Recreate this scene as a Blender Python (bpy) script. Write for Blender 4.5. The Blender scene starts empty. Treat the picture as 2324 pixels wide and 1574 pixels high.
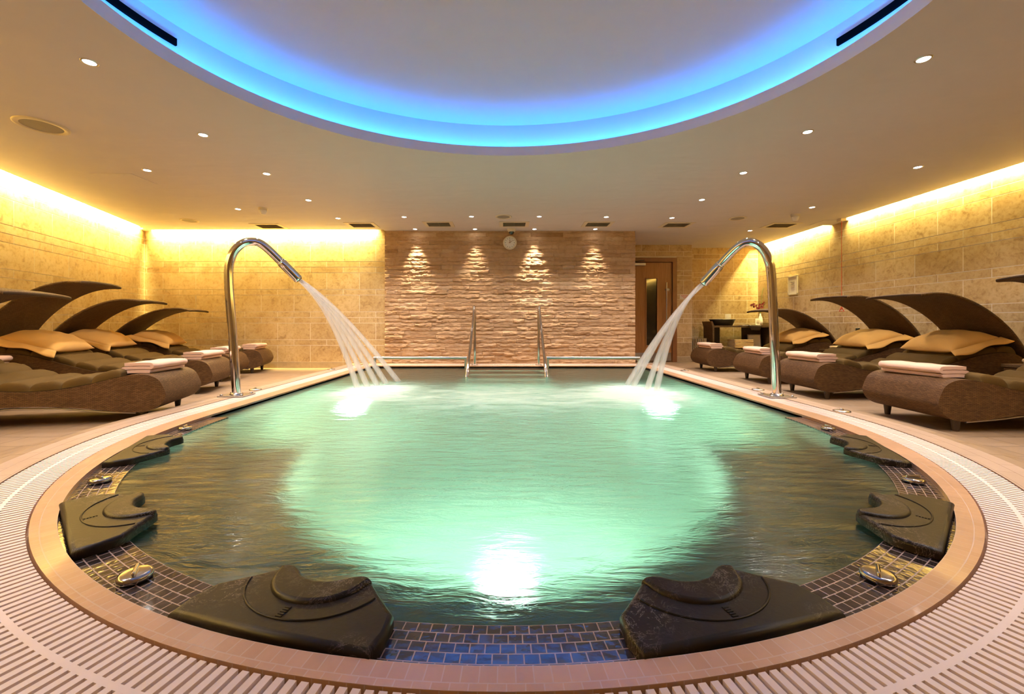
import bpy, bmesh, math, random
import numpy as np
from mathutils import Vector, Matrix, geometry
random.seed(7)
PI = math.pi
S = 0.70                      # one unit below = height of the lens over the pool rim = 0.70 m
F, CX, CY = 940.0, 1150.0, 737.0
HC = 2.447                    # ceiling height over the lens
ZC = 1 + HC                   # ceiling height over the pool rim
ZF = -0.13                    # floor under the loungers
COL = bpy.context.scene.collection

# ------------------------------------------------------------------ helpers
def link(o, parent=None):
    COL.objects.link(o)
    if parent: o.parent = parent
    return o

class MB:
    def __init__(s): s.v=[]; s.f=[]; s.mi=[]; s.uv=[]; s.tone=[]; s.sm=[]
    def add(s, verts, faces, mi=0, uvs=None, tone=None, smooth=False):
        b = len(s.v); s.v += [tuple(p) for p in verts]
        for k, f in enumerate(faces):
            s.f.append([b+i for i in f]); s.mi.append(mi); s.sm.append(smooth)
            s.uv.append(uvs[k] if uvs else None); s.tone.append(tone)
    def box(s, c, size, rot=None, mi=0):
        x,y,z = [q/2 for q in size]
        P = [Vector((a,b,d)) for a in (-x,x) for b in (-y,y) for d in (-z,z)]
        if rot is not None: P = [rot @ p for p in P]
        P = [p+Vector(c) for p in P]
        s.add(P, [(0,1,3,2),(4,6,7,5),(0,4,5,1),(2,3,7,6),(0,2,6,4),(1,5,7,3)], mi)
    def tube(s, path, r, seg=14, mi=0, cap=True):
        P = [Vector(p) for p in path]; n = len(P)
        R = r if isinstance(r,(list,tuple)) else [r]*n
        t0 = (P[1]-P[0]).normalized()
        nrm = t0.orthogonal().normalized(); V=[]; pt=t0
        for i in range(n):
            t = ((P[min(i+1,n-1)]-P[max(i-1,0)])).normalized()
            nrm = (pt.rotation_difference(t) @ nrm); nrm = (nrm - t*nrm.dot(t)).normalized(); pt=t
            bn = t.cross(nrm)
            for k in range(seg):
                a = 2*PI*k/seg; V.append(P[i]+(nrm*math.cos(a)+bn*math.sin(a))*R[i])
        Fc=[(i*seg+k, i*seg+(k+1)%seg, (i+1)*seg+(k+1)%seg, (i+1)*seg+k) for i in range(n-1) for k in range(seg)]
        s.add(V, Fc, mi, smooth=True)
        if cap:
            s.add(V[:seg], [tuple(reversed(range(seg)))], mi); s.add(V[-seg:], [tuple(range(seg))], mi)
    def lathe(s, prof, c=(0,0,0), seg=24, mi=0, smooth=True, flip=False):
        V=[]; n=len(prof)
        for r,z in prof:
            for k in range(seg):
                a=2*PI*k/seg; V.append((c[0]+r*math.cos(a), c[1]+r*math.sin(a), c[2]+z))
        Fc=[]
        for i in range(n-1):
            for k in range(seg):
                q=(i*seg+k, i*seg+(k+1)%seg, (i+1)*seg+(k+1)%seg, (i+1)*seg+k)
                Fc.append(tuple(reversed(q)) if flip else q)
        s.add(V,Fc,mi,smooth=smooth)
        if prof[0][0]>1e-5: s.add(V[:seg],[tuple(reversed(range(seg)))],mi)
        if prof[-1][0]>1e-5: s.add(V[-seg:],[tuple(range(seg))],mi)
    def prism(s, outline, y0, y1, mi=0, smooth=False, plane='xz'):
        """closed outline (a,b) extruded; uv in metres"""
        n=len(outline); P=lambda a,b,y: (a,y,b) if plane=='xz' else (a,b,y)
        A=[P(a,b,y0) for a,b in outline]; B=[P(a,b,y1) for a,b in outline]
        arc=[0]
        for i in range(n):
            a=outline[i]; b=outline[(i+1)%n]; arc.append(arc[-1]+math.hypot(b[0]-a[0],b[1]-a[1]))
        cu=[(a*S,b*S) for a,b in outline]
        s.add(A,[tuple(range(n))],mi,[cu]); s.add(B,[tuple(reversed(range(n)))],mi,[list(reversed(cu))])
        V=A+B; Fc=[]; U=[]
        for i in range(n):
            j=(i+1)%n; Fc.append((i,n+i,n+j,j)); U.append([(y0*S,arc[i]*S),(y1*S,arc[i]*S),(y1*S,arc[i+1]*S),(y0*S,arc[i+1]*S)])
        s.add(V,Fc,mi,U,smooth=smooth)
    def pillowy(s, outline, z0, z1, r, mi=0):
        n=len(outline); P=[Vector((a,b)) for a,b in outline]
        area=sum(P[i].x*P[(i+1)%n].y-P[(i+1)%n].x*P[i].y for i in range(n))
        sg=1 if area>0 else -1; nr=[]
        for i in range(n):
            d1=(P[i]-P[i-1]).normalized(); d2=(P[(i+1)%n]-P[i]).normalized(); d=(d1+d2)
            d=d.normalized() if d.length>1e-6 else d1; k=1/max(0.5,d.dot(d1)); nr.append(Vector((-d.y,d.x))*sg*k)
        rings=[(0,z0),(0,z1-r)]+[(r*(1-math.cos(a)),z1-r+r*math.sin(a)) for a in (0.4,0.8,1.2,PI/2)]
        V=[(P[i].x+nr[i].x*o_,P[i].y+nr[i].y*o_,z_) for o_,z_ in rings for i in range(n)]
        Fc=[(k*n+i,k*n+(i+1)%n,(k+1)*n+(i+1)%n,(k+1)*n+i) for k in range(len(rings)-1) for i in range(n)]
        s.add(V,Fc,mi,smooth=True); s.add(V[-n:],[tuple(range(n))],mi); s.add(V[:n],[tuple(reversed(range(n)))],mi)
    def grid(s, pts, nu, nv, mi=0, smooth=True, uvf=None, closed=False):
        Fc=[];U=[]
        for i in range(nu-1):
            for j in range(nv-1):
                q=(i*nv+j,(i+1)*nv+j,(i+1)*nv+j+1,i*nv+j+1); Fc.append(q)
                if uvf: U.append([uvf[k] for k in q])
        s.add(pts,Fc,mi,U if uvf else None,smooth=smooth)
    def build(s, name, mats, parent=None, bevel=None, loc=None, merge=False, recalc=False, sub=0, autosmooth=None):
        me=bpy.data.meshes.new(name); me.from_pydata([(a*S,b*S,c*S) for a,b,c in s.v],[],s.f)
        for m in (mats if isinstance(mats,(list,tuple)) else [mats]): me.materials.append(m)
        me.polygons.foreach_set('material_index', s.mi); me.polygons.foreach_set('use_smooth', s.sm)
        if any(u for u in s.uv):
            L=me.uv_layers.new(name='UVMap'); flat=[]
            for f,u in zip(s.f,s.uv):
                for k in range(len(f)): flat += (u[k] if u else (0.0,0.0))
            L.data.foreach_set('uv', flat)
        if any(t is not None for t in s.tone):
            ca=me.color_attributes.new('tone','FLOAT_COLOR','CORNER'); flat=[]
            for f,t in zip(s.f,s.tone):
                t = 0.5 if t is None else t
                flat += [t,t,t,1.0]*len(f)
            ca.data.foreach_set('color', flat)
        if merge or recalc:
            bm=bmesh.new(); bm.from_mesh(me)
            if merge: bmesh.ops.remove_doubles(bm, verts=bm.verts, dist=1e-5)
            bmesh.ops.recalc_face_normals(bm, faces=bm.faces); bm.to_mesh(me); bm.free()
        me.update()
        o=bpy.data.objects.new(name,me); link(o,parent)
        if loc is not None: o.location=Vector(loc)*S
        if bevel:
            b=o.modifiers.new('bevel','BEVEL'); b.width=bevel[0]*S; b.segments=bevel[1]; b.limit_method='ANGLE'; b.angle_limit=math.radians(bevel[2] if len(bevel)>2 else 40)
            for p in me.polygons: p.use_smooth=True
            b.harden_normals=True
        if sub:
            m=o.modifiers.new('sub','SUBSURF'); m.levels=sub; m.render_levels=sub
        return o

def tag(o,label,cat,group=None,kind=None):
    o['label']=label; o['category']=cat
    if group: o['group']=group
    if kind: o['kind']=kind
    return o
def struct(o): o['kind']='structure'; return o
def thing(name,label,cat,loc=(0,0,0),rot=0,group=None):
    o=bpy.data.objects.new(name,None); o.empty_display_size=0.1; link(o)
    o.location=Vector(loc)*S; o.rotation_euler=(0,0,rot)
    return tag(o,label,cat,group)
def copy_tree(o,parent=None):
    c=o.copy(); COL.objects.link(c)
    if parent: c.parent=parent
    for ch in list(o.children): copy_tree(ch,c)
    return c
def again(proto,label,loc,rot=None,group=None):
    c=copy_tree(proto); c.location=Vector(loc)*S
    if rot is not None: c.rotation_euler=(0,0,rot)
    c['label']=label
    if group: c['group']=group
    return c
def at_ceiling(x,y,h=HC):
    d=h*F/(CY-y); return ((x-CX)*d/F, d)
def at_depth(x,y,d):
    return ((x-CX)*d/F, d, 1-(y-CY)*d/F)

# ------------------------------------------------------------------ materials
def mat(name):
    m=bpy.data.materials.new(name); m.use_nodes=True
    nt=m.node_tree; b=nt.nodes['Principled BSDF']; return m,nt,b
def N(nt,t,**kw):
    n=nt.nodes.new(t)
    for k,v in kw.items():
        if k in n.inputs: n.inputs[k].default_value=v
        else: setattr(n,k,v)
    return n
def mixc(nt,fac,a,b,mode='MIX'):
    n=nt.nodes.new('ShaderNodeMix'); n.data_type='RGBA'; n.blend_type=mode
    for sock,val in ((n.inputs[0],fac),(n.inputs[6],a),(n.inputs[7],b)):
        if hasattr(val,'node'): nt.links.new(val,sock)
        else: sock.default_value = val if not (isinstance(val,tuple) and len(val)==3) else (*val,1)
    return n.outputs[2]
def ramp(nt,fac,stops):
    r=nt.nodes.new('ShaderNodeValToRGB'); e=r.color_ramp.elements
    while len(e)<len(stops): e.new(0.5)
    for k,(p,c) in enumerate(stops): e[k].position=p; e[k].color=(*c,1) if len(c)==3 else c
    nt.links.new(fac,r.inputs[0]); return r.outputs[0]
def math_n(nt,op,a,b=None,c=None):
    n=nt.nodes.new('ShaderNodeMath'); n.operation=op
    for k,v in enumerate((a,b,c)):
        if v is None: continue
        if hasattr(v,'node'): nt.links.new(v,n.inputs[k])
        else: n.inputs[k].default_value=v
    return n.outputs[0]
def coords(nt,which='Object',scale=(1,1,1),rot=(0,0,0)):
    tc=nt.nodes.new('ShaderNodeTexCoord'); mp=nt.nodes.new('ShaderNodeMapping')
    mp.inputs['Scale'].default_value=scale; mp.inputs['Rotation'].default_value=rot
    nt.links.new(tc.outputs[which],mp.inputs[0]); return mp.outputs[0]
def noise(nt,vec,scale,detail=3,rough=0.5,dist=0.0):
    n=N(nt,'ShaderNodeTexNoise'); n.inputs['Scale'].default_value=scale; n.inputs['Detail'].default_value=detail
    n.inputs['Roughness'].default_value=rough; n.inputs['Distortion'].default_value=dist
    nt.links.new(vec,n.inputs['Vector']); return n.outputs[0]
def bump(nt,b,height,strength=0.3,dist=0.01):
    n=N(nt,'ShaderNodeBump'); n.inputs['Strength'].default_value=strength; n.inputs['Distance'].default_value=dist
    nt.links.new(height,n.inputs['Height']); nt.links.new(n.outputs[0],b.inputs['Normal']); return n
def plain(name,col,rough=0.5,metal=0.0,noise_amt=0.0,nscale=20,emit=None,estr=0,spec=0.5,bumpy=0,coat=0):
    m,nt,b=mat(name)
    b.inputs['Base Color'].default_value=(*col,1); b.inputs['Roughness'].default_value=rough; b.inputs['Metallic'].default_value=metal
    b.inputs['Specular IOR Level'].default_value=spec; b.inputs['Coat Weight'].default_value=coat
    v=coords(nt)
    nz=noise(nt,v,nscale,4)
    d=tuple(c*(1-noise_amt) for c in col); u=tuple(min(1,c*(1+noise_amt)) for c in col)
    nt.links.new(mixc(nt,nz,d,u),b.inputs['Base Color'])
    if bumpy: bump(nt,b,nz,bumpy,0.01)
    if emit: b.inputs['Emission Color'].default_value=(*emit,1); b.inputs['Emission Strength'].default_value=estr
    return m

def limestone():
    m,nt,b=mat('limestone_tile'); v=coords(nt)
    at=N(nt,'ShaderNodeAttribute',attribute_name='tone')
    big=noise(nt,v,2.6,4,0.6,0.4); fine=noise(nt,v,22,5,0.65)
    base=ramp(nt,big,[(0.3,(0.50,0.355,0.17)),(0.52,(0.58,0.435,0.23)),(0.72,(0.63,0.49,0.28))])
    sp=ramp(nt,noise(nt,v,9,5,0.7,0.8),[(0.34,(0.30,0.17,0.07)),(0.42,(0.78,0.72,0.60)),(0.55,(1,1,1))])
    c=mixc(nt,0.5,base,sp,'MULTIPLY')
    spk=ramp(nt,fine,[(0.36,(0.62,0.50,0.36)),(0.5,(1,1,1))])
    c=mixc(nt,0.5,c,spk,'MULTIPLY')
    tn=ramp(nt,at.outputs['Fac'],[(0,(0.78,0.74,0.70)),(0.5,(1,1,1)),(1,(1.0,1.0,1.0))])
    c=mixc(nt,0.9,c,tn,'MULTIPLY')
    nt.links.new(c,b.inputs['Base Color']); b.inputs['Roughness'].default_value=0.42
    b.inputs['Specular IOR Level'].default_value=0.35
    bump(nt,b,fine,0.08,0.004); return m
def split_stone():
    m,nt,b=mat('split_face_stone'); v=coords(nt)
    at=N(nt,'ShaderNodeAttribute',attribute_name='tone')
    nz=noise(nt,v,14,5,0.65); st=noise(nt,coords(nt,scale=(6,6,40)),3,4,0.6)
    base=ramp(nt,at.outputs['Fac'],[(0,(0.31,0.18,0.09)),(0.3,(0.45,0.29,0.16)),(0.7,(0.50,0.335,0.195)),(1,(0.61,0.45,0.29))])
    c=mixc(nt,0.35,base,ramp(nt,nz,[(0.3,(0.6,0.5,0.4)),(0.55,(1,1,1))]),'MULTIPLY')
    nt.links.new(c,b.inputs['Base Color']); b.inputs['Roughness'].default_value=0.75; b.inputs['Specular IOR Level'].default_value=0.2
    h=math_n(nt,'ADD',nz,math_n(nt,'MULTIPLY',st,0.7)); bump(nt,b,h,0.5,0.012); return m
def mosaic(name,c1,c2,grout,size,rough=0.2,vary=0.6,offset=0.5,coat=0.0,mortar=0.05,bstr=0.4,wet=0.0):
    m,nt,b=mat(name); v=coords(nt,'UV')
    bk=N(nt,'ShaderNodeTexBrick'); bk.offset=offset; bk.inputs['Scale'].default_value=1.0
    bk.inputs['Brick Width'].default_value=size[0]; bk.inputs['Row Height'].default_value=size[1]
    bk.inputs['Mortar Size'].default_value=mortar*size[1]; bk.inputs['Mortar Smooth'].default_value=0.1; bk.inputs['Bias'].default_value=0
    bk.inputs['Color1'].default_value=(*c1,1); bk.inputs['Color2'].default_value=(*c2,1); bk.inputs['Mortar'].default_value=(*grout,1)
    nt.links.new(v,bk.inputs['Vector'])
    nz=noise(nt,coords(nt),5,4,0.6)
    c=mixc(nt,0.5,bk.outputs['Color'],ramp(nt,nz,[(0.3,(1-vary,)*3),(0.6,(1,1,1))]),'MULTIPLY')
    nt.links.new(c,b.inputs['Base Color'])
    rr=math_n(nt,'MULTIPLY_ADD',bk.outputs['Fac'],0.25,rough); nt.links.new(rr,b.inputs['Roughness'])
    b.inputs['Coat Weight'].default_value=coat; b.inputs['Coat Roughness'].default_value=0.06
    inv=math_n(nt,'SUBTRACT',1.0,bk.outputs['Fac'])
    h=math_n(nt,'ADD',inv,math_n(nt,'MULTIPLY',noise(nt,coords(nt),40,2),0.25+wet))
    bump(nt,b,h,bstr,0.003); return m
def wicker(name,c1,c2,c3,sx,sy,bs=0.8):
    m,nt,b=mat(name); v=coords(nt,'UV')
    bk=N(nt,'ShaderNodeTexBrick'); bk.offset=0.5; bk.inputs['Scale'].default_value=1.0
    bk.inputs['Brick Width'].default_value=sx; bk.inputs['Row Height'].default_value=sy
    bk.inputs['Mortar Size'].default_value=sy*0.2; bk.inputs['Mortar Smooth'].default_value=0.9
    bk.inputs['Color1'].default_value=(*c1,1); bk.inputs['Color2'].default_value=(*c2,1); bk.inputs['Mortar'].default_value=(*c3,1)
    nt.links.new(v,bk.inputs['Vector'])
    nz=noise(nt,coords(nt),9,3)
    c=mixc(nt,0.4,bk.outputs['Color'],ramp(nt,nz,[(0.35,(0.6,0.55,0.5)),(0.62,(1.0,1.0,1.0))]),'MULTIPLY')
    nt.links.new(c,b.inputs['Base Color']); b.inputs['Roughness'].default_value=0.6; b.inputs['Specular IOR Level'].default_value=0.25
    inv=math_n(nt,'SUBTRACT',1.0,bk.outputs['Fac']); bump(nt,b,inv,bs,0.004); return m
def floor_tiles():
    m,nt,b=mat('floor_tile'); v=coords(nt,'Object')
    bk=N(nt,'ShaderNodeTexBrick'); bk.offset=0.5; bk.inputs['Scale'].default_value=1.0
    bk.inputs['Brick Width'].default_value=0.45; bk.inputs['Row Height'].default_value=0.225; bk.inputs['Mortar Size'].default_value=0.004
    bk.inputs['Color1'].default_value=(0.35,0.245,0.15,1); bk.inputs['Color2'].default_value=(0.31,0.215,0.13,1); bk.inputs['Mortar'].default_value=(0.15,0.10,0.055,1)
    nt.links.new(v,bk.inputs['Vector'])
    nz=noise(nt,v,3,4,0.6)
    c=mixc(nt,0.5,bk.outputs['Color'],ramp(nt,nz,[(0.3,(0.75,0.7,0.62)),(0.65,(1,1,1))]),'MULTIPLY')
    nt.links.new(c,b.inputs['Base Color']); b.inputs['Roughness'].default_value=0.5
    bump(nt,b,math_n(nt,'SUBTRACT',1.0,bk.outputs['Fac']),0.3,0.003); return m
def plaster(name='white_plaster',c1=(0.76,0.72,0.68),c2=(0.80,0.76,0.72)):
    m,nt,b=mat(name); v=coords(nt)
    b.inputs['Base Color'].default_value=(0.78,0.74,0.70,1); b.inputs['Roughness'].default_value=0.6; b.inputs['Specular IOR Level'].default_value=0.2
    n1=noise(nt,coords(nt,scale=(1,2.2,1)),1.6,2,0.5,0.3); n2=noise(nt,v,6,2)
    nt.links.new(mixc(nt,n2,c1,c2),b.inputs['Base Color'])
    bump(nt,b,math_n(nt,'ADD',n1,math_n(nt,'MULTIPLY',n2,0.12)),0.35,0.05); return m
def fabric(name,col,nscale=60,amt=0.25,bs=0.25,sheen=0.3):
    m,nt,b=mat(name); v=coords(nt)
    n1=noise(nt,v,nscale*4,2); n2=noise(nt,v,5,4,0.6)
    lo=tuple(c*(1-amt) for c in col); c=mixc(nt,n2,lo,col)
    nt.links.new(c,b.inputs['Base Color']); b.inputs['Roughness'].default_value=0.9; b.inputs['Specular IOR Level'].default_value=0.15
    b.inputs['Sheen Weight'].default_value=sheen
    bump(nt,b,math_n(nt,'ADD',n1,math_n(nt,'MULTIPLY',n2,1.5)),bs,0.006); return m
def wood():
    m,nt,b=mat('oak_veneer'); v=coords(nt,scale=(14,14,0.8))
    nz=noise(nt,v,3,5,0.6,0.5)
    nt.links.new(ramp(nt,nz,[(0.25,(0.25,0.105,0.03)),(0.6,(0.37,0.175,0.06)),(0.85,(0.42,0.21,0.08))]),b.inputs['Base Color'])
    b.inputs['Roughness'].default_value=0.4; return m
def rubber():
    m,nt,b=mat('black_rubber'); v=coords(nt)
    scr=noise(nt,coords(nt,scale=(1,1,1)),14,6,0.75,1.6)
    ch=ramp(nt,scr,[(0.489,(0.012,0.0095,0.007)),(0.5,(0.30,0.25,0.22)),(0.511,(0.012,0.0095,0.007))])
    big=noise(nt,v,4,3)
    c=mixc(nt,ramp(nt,big,[(0.47,(0,0,0)),(0.62,(1,1,1))]),(0.012,0.0095,0.007),ch)
    nt.links.new(c,b.inputs['Base Color']); b.inputs['Roughness'].default_value=0.40; b.inputs['Specular IOR Level'].default_value=0.13
    bump(nt,b,noise(nt,v,90,3),0.12,0.003); return m

M={}
M['lime']=limestone(); M['grout']=plain('pale_grout',(0.80,0.72,0.55),0.8,noise_amt=0.05)
M['skirt']=plain('skirting_stone',(0.40,0.30,0.17),0.5,noise_amt=0.25,nscale=14)
M['stone']=split_stone(); M['plaster']=plaster(); M['ceil']=plaster('ceiling_paint',(0.66,0.625,0.64),(0.695,0.66,0.675)); M['floor']=floor_tiles()
M['dark_mosaic']=mosaic('dark_mosaic',(0.030,0.022,0.020),(0.055,0.042,0.040),(0.42,0.30,0.25),(0.036,0.0294),0.10,0.5,coat=0.6,mortar=0.055,wet=0.9)
M['tan_mosaic']=mosaic('tan_mosaic',(0.56,0.32,0.165),(0.62,0.37,0.205),(0.64,0.45,0.30),(0.037,0.042),0.28,0.25,coat=0.25,mortar=0.035,wet=0.5)
M['strip']=mosaic('rim_tile',(0.46,0.33,0.23),(0.49,0.355,0.25),(0.36,0.25,0.17),(0.25,0.07),0.4,0.2,mortar=0.03)
M['pool_pale']=mosaic('pale_pool_mosaic',(0.40,0.54,0.45),(0.46,0.60,0.50),(0.55,0.62,0.56),(0.036,0.036),0.3,0.15,mortar=0.06)
M['pool_dark']=mosaic('dark_pool_mosaic',(0.035,0.042,0.036),(0.055,0.064,0.054),(0.11,0.11,0.09),(0.036,0.036),0.3,0.4,mortar=0.05)
M['grating']=plain('white_plastic',(0.83,0.69,0.61),0.42,noise_amt=0.04)
M['trough']=plain('trough_tile',(0.60,0.40,0.25),0.6,noise_amt=0.2)
M['chrome']=plain('polished_steel',(0.72,0.70,0.70),0.07,1.0,noise_amt=0.02)
M['knob']=plain('dark_reflect_steel',(0.42,0.40,0.40),0.16,1.0,noise_amt=0.15,nscale=40)  # dark reflections are put into the steel's own colour
M['satin']=plain('brushed_steel',(0.55,0.53,0.51),0.28,1.0,noise_amt=0.06)
M['wick_side']=wicker('brown_wicker',(0.092,0.043,0.014),(0.160,0.082,0.031),(0.026,0.012,0.004),0.026,0.0085)
M['wick_canopy']=wicker('dark_wicker',(0.095,0.054,0.022),(0.15,0.09,0.04),(0.04,0.02,0.008),0.024,0.010,0.6)
M['mattress']=fabric('olive_brown_fabric',(0.118,0.074,0.023),40,0.3,0.2,0.0)
M['pillow']=fabric('golden_towelling',(0.86,0.51,0.145),60,0.15,0.35,0.1)
M['towel']=fabric('pink_towelling',(0.84,0.57,0.42),60,0.10,0.4,0.1)
M['ytowel']=fabric('yellow_towelling',(0.75,0.52,0.22),60,0.12,0.4)
M['rubber']=rubber(); M['wood']=wood()
M['frame_wood']=plain('dark_oak',(0.21,0.085,0.03),0.4,noise_amt=0.25,nscale=9)
M['black']=plain('black_plastic',(0.012,0.011,0.010),0.4,noise_amt=0.2)
M['soot']=plain('matt_black',(0.003,0.003,0.003),0.9,noise_amt=0.1,spec=0.0)
M['darkbrown']=plain('dark_stain',(0.035,0.02,0.011),0.45,noise_amt=0.3)
M['white']=plain('white_paint',(0.80,0.77,0.73),0.45,noise_amt=0.03)
M['cream']=plain('cream_plastic',(0.70,0.62,0.48),0.5,noise_amt=0.04)
M['grey']=plain('grey_mesh',(0.30,0.27,0.23),0.6,noise_amt=0.1,nscale=200)
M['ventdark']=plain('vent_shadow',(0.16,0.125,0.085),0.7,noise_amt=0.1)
M['louvre']=plain('vent_blade',(0.42,0.34,0.24),0.5,noise_amt=0.05)
M['red']=plain('red_plastic',(0.65,0.05,0.02),0.4,noise_amt=0.05)
M['petal']=plain('crimson_petal',(0.17,0.006,0.022),0.5,noise_amt=0.4,nscale=60)
M['stem']=plain('green_stem',(0.12,0.15,0.04),0.6,noise_amt=0.2)
M['paper']=plain('printed_paper',(0.80,0.74,0.64),0.7,noise_amt=0.03)
M['ink']=plain('grey_ink',(0.10,0.08,0.07),0.6,noise_amt=0.05)
M['redink']=plain('red_ink',(0.55,0.10,0.06),0.6,noise_amt=0.05)
M['bamboo']=plain('bamboo',(0.50,0.38,0.20),0.5,noise_amt=0.3,nscale=30)
M['dialface']=plain('clock_dial',(0.82,0.80,0.76),0.4,noise_amt=0.02)
M['lamp']=plain('lamp_glow',(1,0.95,0.9),0.4,emit=(1,0.92,0.85),estr=25)
M['poollamp']=plain('pool_lamp_glow',(1,1,1),0.4,emit=(0.75,1,0.92),estr=9)
M['fill_dim']=plain('fill_lamp_dim',(1,1,1),0.4,emit=(0.75,1,0.92),estr=2)  # lens of the added side lamps
M['blueled']=plain('blue_led',(0.1,0.2,1),0.4,emit=(0.013,0.225,1.0),estr=74)
M['darkglass'],_nt,_b=mat('dark_glass')
_b.inputs['Base Color'].default_value=(0.02,0.018,0.012,1); _b.inputs['Roughness'].default_value=0.05
M['glass'],_nt,_b=mat('clear_glass')
_b.inputs['Base Color'].default_value=(0.95,0.95,0.9,1); _b.inputs['Roughness'].default_value=0.03; _b.inputs['Alpha'].default_value=0.22

JL=(-2.27,7.22); JR=(2.22,6.90)        # where the two cascades strike
def water():
    m=bpy.data.materials.new('pool_water'); m.use_nodes=True; nt=m.node_tree; nt.nodes.clear(); L=nt.links.new
    out=N(nt,'ShaderNodeOutputMaterial')
    v=coords(nt,'Object')
    vs=coords(nt,'Object',scale=(1.0,3.0,1))
    # long-exposure ripples
    r1=noise(nt,coords(nt,scale=(2.0,7.0,1),rot=(0,0,0.15)),2.2,5,0.62,0.9)
    r2=noise(nt,coords(nt,scale=(1.6,8,1),rot=(0,0,-0.25)),5,3,0.6,0.6)
    hgt=math_n(nt,'ADD',r1,math_n(nt,'MULTIPLY',r2,0.18))
    bp=N(nt,'ShaderNodeBump'); bp.inputs['Strength'].default_value=0.34; bp.inputs['Distance'].default_value=0.05; L(hgt,bp.inputs['Height'])
    sep=N(nt,'ShaderNodeSeparateXYZ'); L(v,sep.inputs[0])
    # foam round the places where the cascades strike
    def blob(cx,cy,rx,ry):
        a=math_n(nt,'DIVIDE',math_n(nt,'SUBTRACT',sep.outputs[0],cx*S),rx*S); b=math_n(nt,'DIVIDE',math_n(nt,'SUBTRACT',sep.outputs[1],cy*S),ry*S)
        d=math_n(nt,'ADD',math_n(nt,'MULTIPLY',a,a),math_n(nt,'MULTIPLY',b,b))
        return math_n(nt,'POWER',2.718,math_n(nt,'MULTIPLY',d,-1.0))
    f1=blob(-2.12,6.55,0.50,0.75); f2=blob(2.02,6.35,0.58,0.8); f3=blob(0,6.1,2.4,1.1)
    fo=math_n(nt,'ADD',math_n(nt,'MULTIPLY',math_n(nt,'ADD',f1,f2),1.5),math_n(nt,'MULTIPLY',f3,0.9))
    nz=noise(nt,vs,2.4,5,0.6,1.2)
    foam=math_n(nt,'MULTIPLY',fo,math_n(nt,'MULTIPLY_ADD',nz,2.2,-0.18)); foam=N(nt,'ShaderNodeClamp').outputs[0] if False else foam
    # cloudiness of the stirred water: strongest over the open middle, thin over the benches
    mid=blob(0,5.2,1.9,2.6); stir=blob(0,4.8,6.0,3.4); L(math_n(nt,'MULTIPLY_ADD',stir,0.045,0.004),bp.inputs['Distance'])
    cl=math_n(nt,'MULTIPLY',mid,math_n(nt,'MULTIPLY_ADD',nz,0.45,0.0))
    tot=math_n(nt,'MINIMUM',math_n(nt,'ADD',math_n(nt,'ADD',foam,cl),0.03),0.92)
    tr=N(nt,'ShaderNodeBsdfRefraction'); tr.inputs[0].default_value=(0.60,0.92,0.765,1); tr.inputs['Roughness'].default_value=0.31; tr.inputs['IOR'].default_value=1.33; L(bp.outputs[0],tr.inputs['Normal'])
    df=N(nt,'ShaderNodeBsdfDiffuse'); tl=N(nt,'ShaderNodeBsdfTranslucent')
    fcol=mixc(nt,math_n(nt,'MINIMUM',foam,1.0),(0.40,0.72,0.60),(0.88,0.88,0.80)); L(fcol,df.inputs[0]); L(fcol,tl.inputs[0])
    mk=N(nt,'ShaderNodeMixShader'); mk.inputs[0].default_value=0.5; L(df.outputs[0],mk.inputs[1]); L(tl.outputs[0],mk.inputs[2])
    body=N(nt,'ShaderNodeMixShader'); L(tot,body.inputs[0]); L(tr.outputs[0],body.inputs[1]); L(mk.outputs[0],body.inputs[2])
    gl=N(nt,'ShaderNodeBsdfGlossy'); gl.inputs['Roughness'].default_value=0.13; gl.inputs[0].default_value=(0.95,0.95,0.95,1); L(bp.outputs[0],gl.inputs['Normal'])
    fr=N(nt,'ShaderNodeFresnel'); fr.inputs['IOR'].default_value=1.55; L(bp.outputs[0],fr.inputs['Normal'])
    gf=math_n(nt,'MULTIPLY',fr.outputs[0],math_n(nt,'SUBTRACT',1.0,math_n(nt,'MULTIPLY',math_n(nt,'MINIMUM',foam,1.0),0.7)))
    fin=N(nt,'ShaderNodeMixShader'); L(gf,fin.inputs[0]); L(body.outputs[0],fin.inputs[1]); L(gl.outputs[0],fin.inputs[2])
    L(fin.outputs[0],out.inputs[0]); return m
M['water']=water()
def stream_mat():
    m=bpy.data.materials.new('falling_water'); m.use_nodes=True; nt=m.node_tree; nt.nodes.clear(); L=nt.links.new
    out=N(nt,'ShaderNodeOutputMaterial'); tr=N(nt,'ShaderNodeBsdfTransparent')
    df=N(nt,'ShaderNodeBsdfDiffuse'); df.inputs[0].default_value=(0.93,0.92,0.93,1); tl=N(nt,'ShaderNodeBsdfTranslucent'); tl.inputs[0].default_value=(0.93,0.92,0.93,1)
    mk=N(nt,'ShaderNodeMixShader'); mk.inputs[0].default_value=0.5; L(df.outputs[0],mk.inputs[1]); L(tl.outputs[0],mk.inputs[2])
    lw=N(nt,'ShaderNodeLayerWeight'); lw.inputs['Blend'].default_value=0.35
    a=math_n(nt,'SUBTRACT',1.0,lw.outputs['Facing'])
    nz=noise(nt,coords(nt,scale=(1,1,0.05)),30,2)
    a=math_n(nt,'MULTIPLY',math_n(nt,'POWER',a,1.3),math_n(nt,'MULTIPLY_ADD',nz,0.3,0.36))
    mx=N(nt,'ShaderNodeMixShader'); L(a,mx.inputs[0]); L(tr.outputs[0],mx.inputs[1]); L(mk.outputs[0],mx.inputs[2]); L(mx.outputs[0],out.inputs[0])
    return m
M['stream']=stream_mat()

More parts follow.
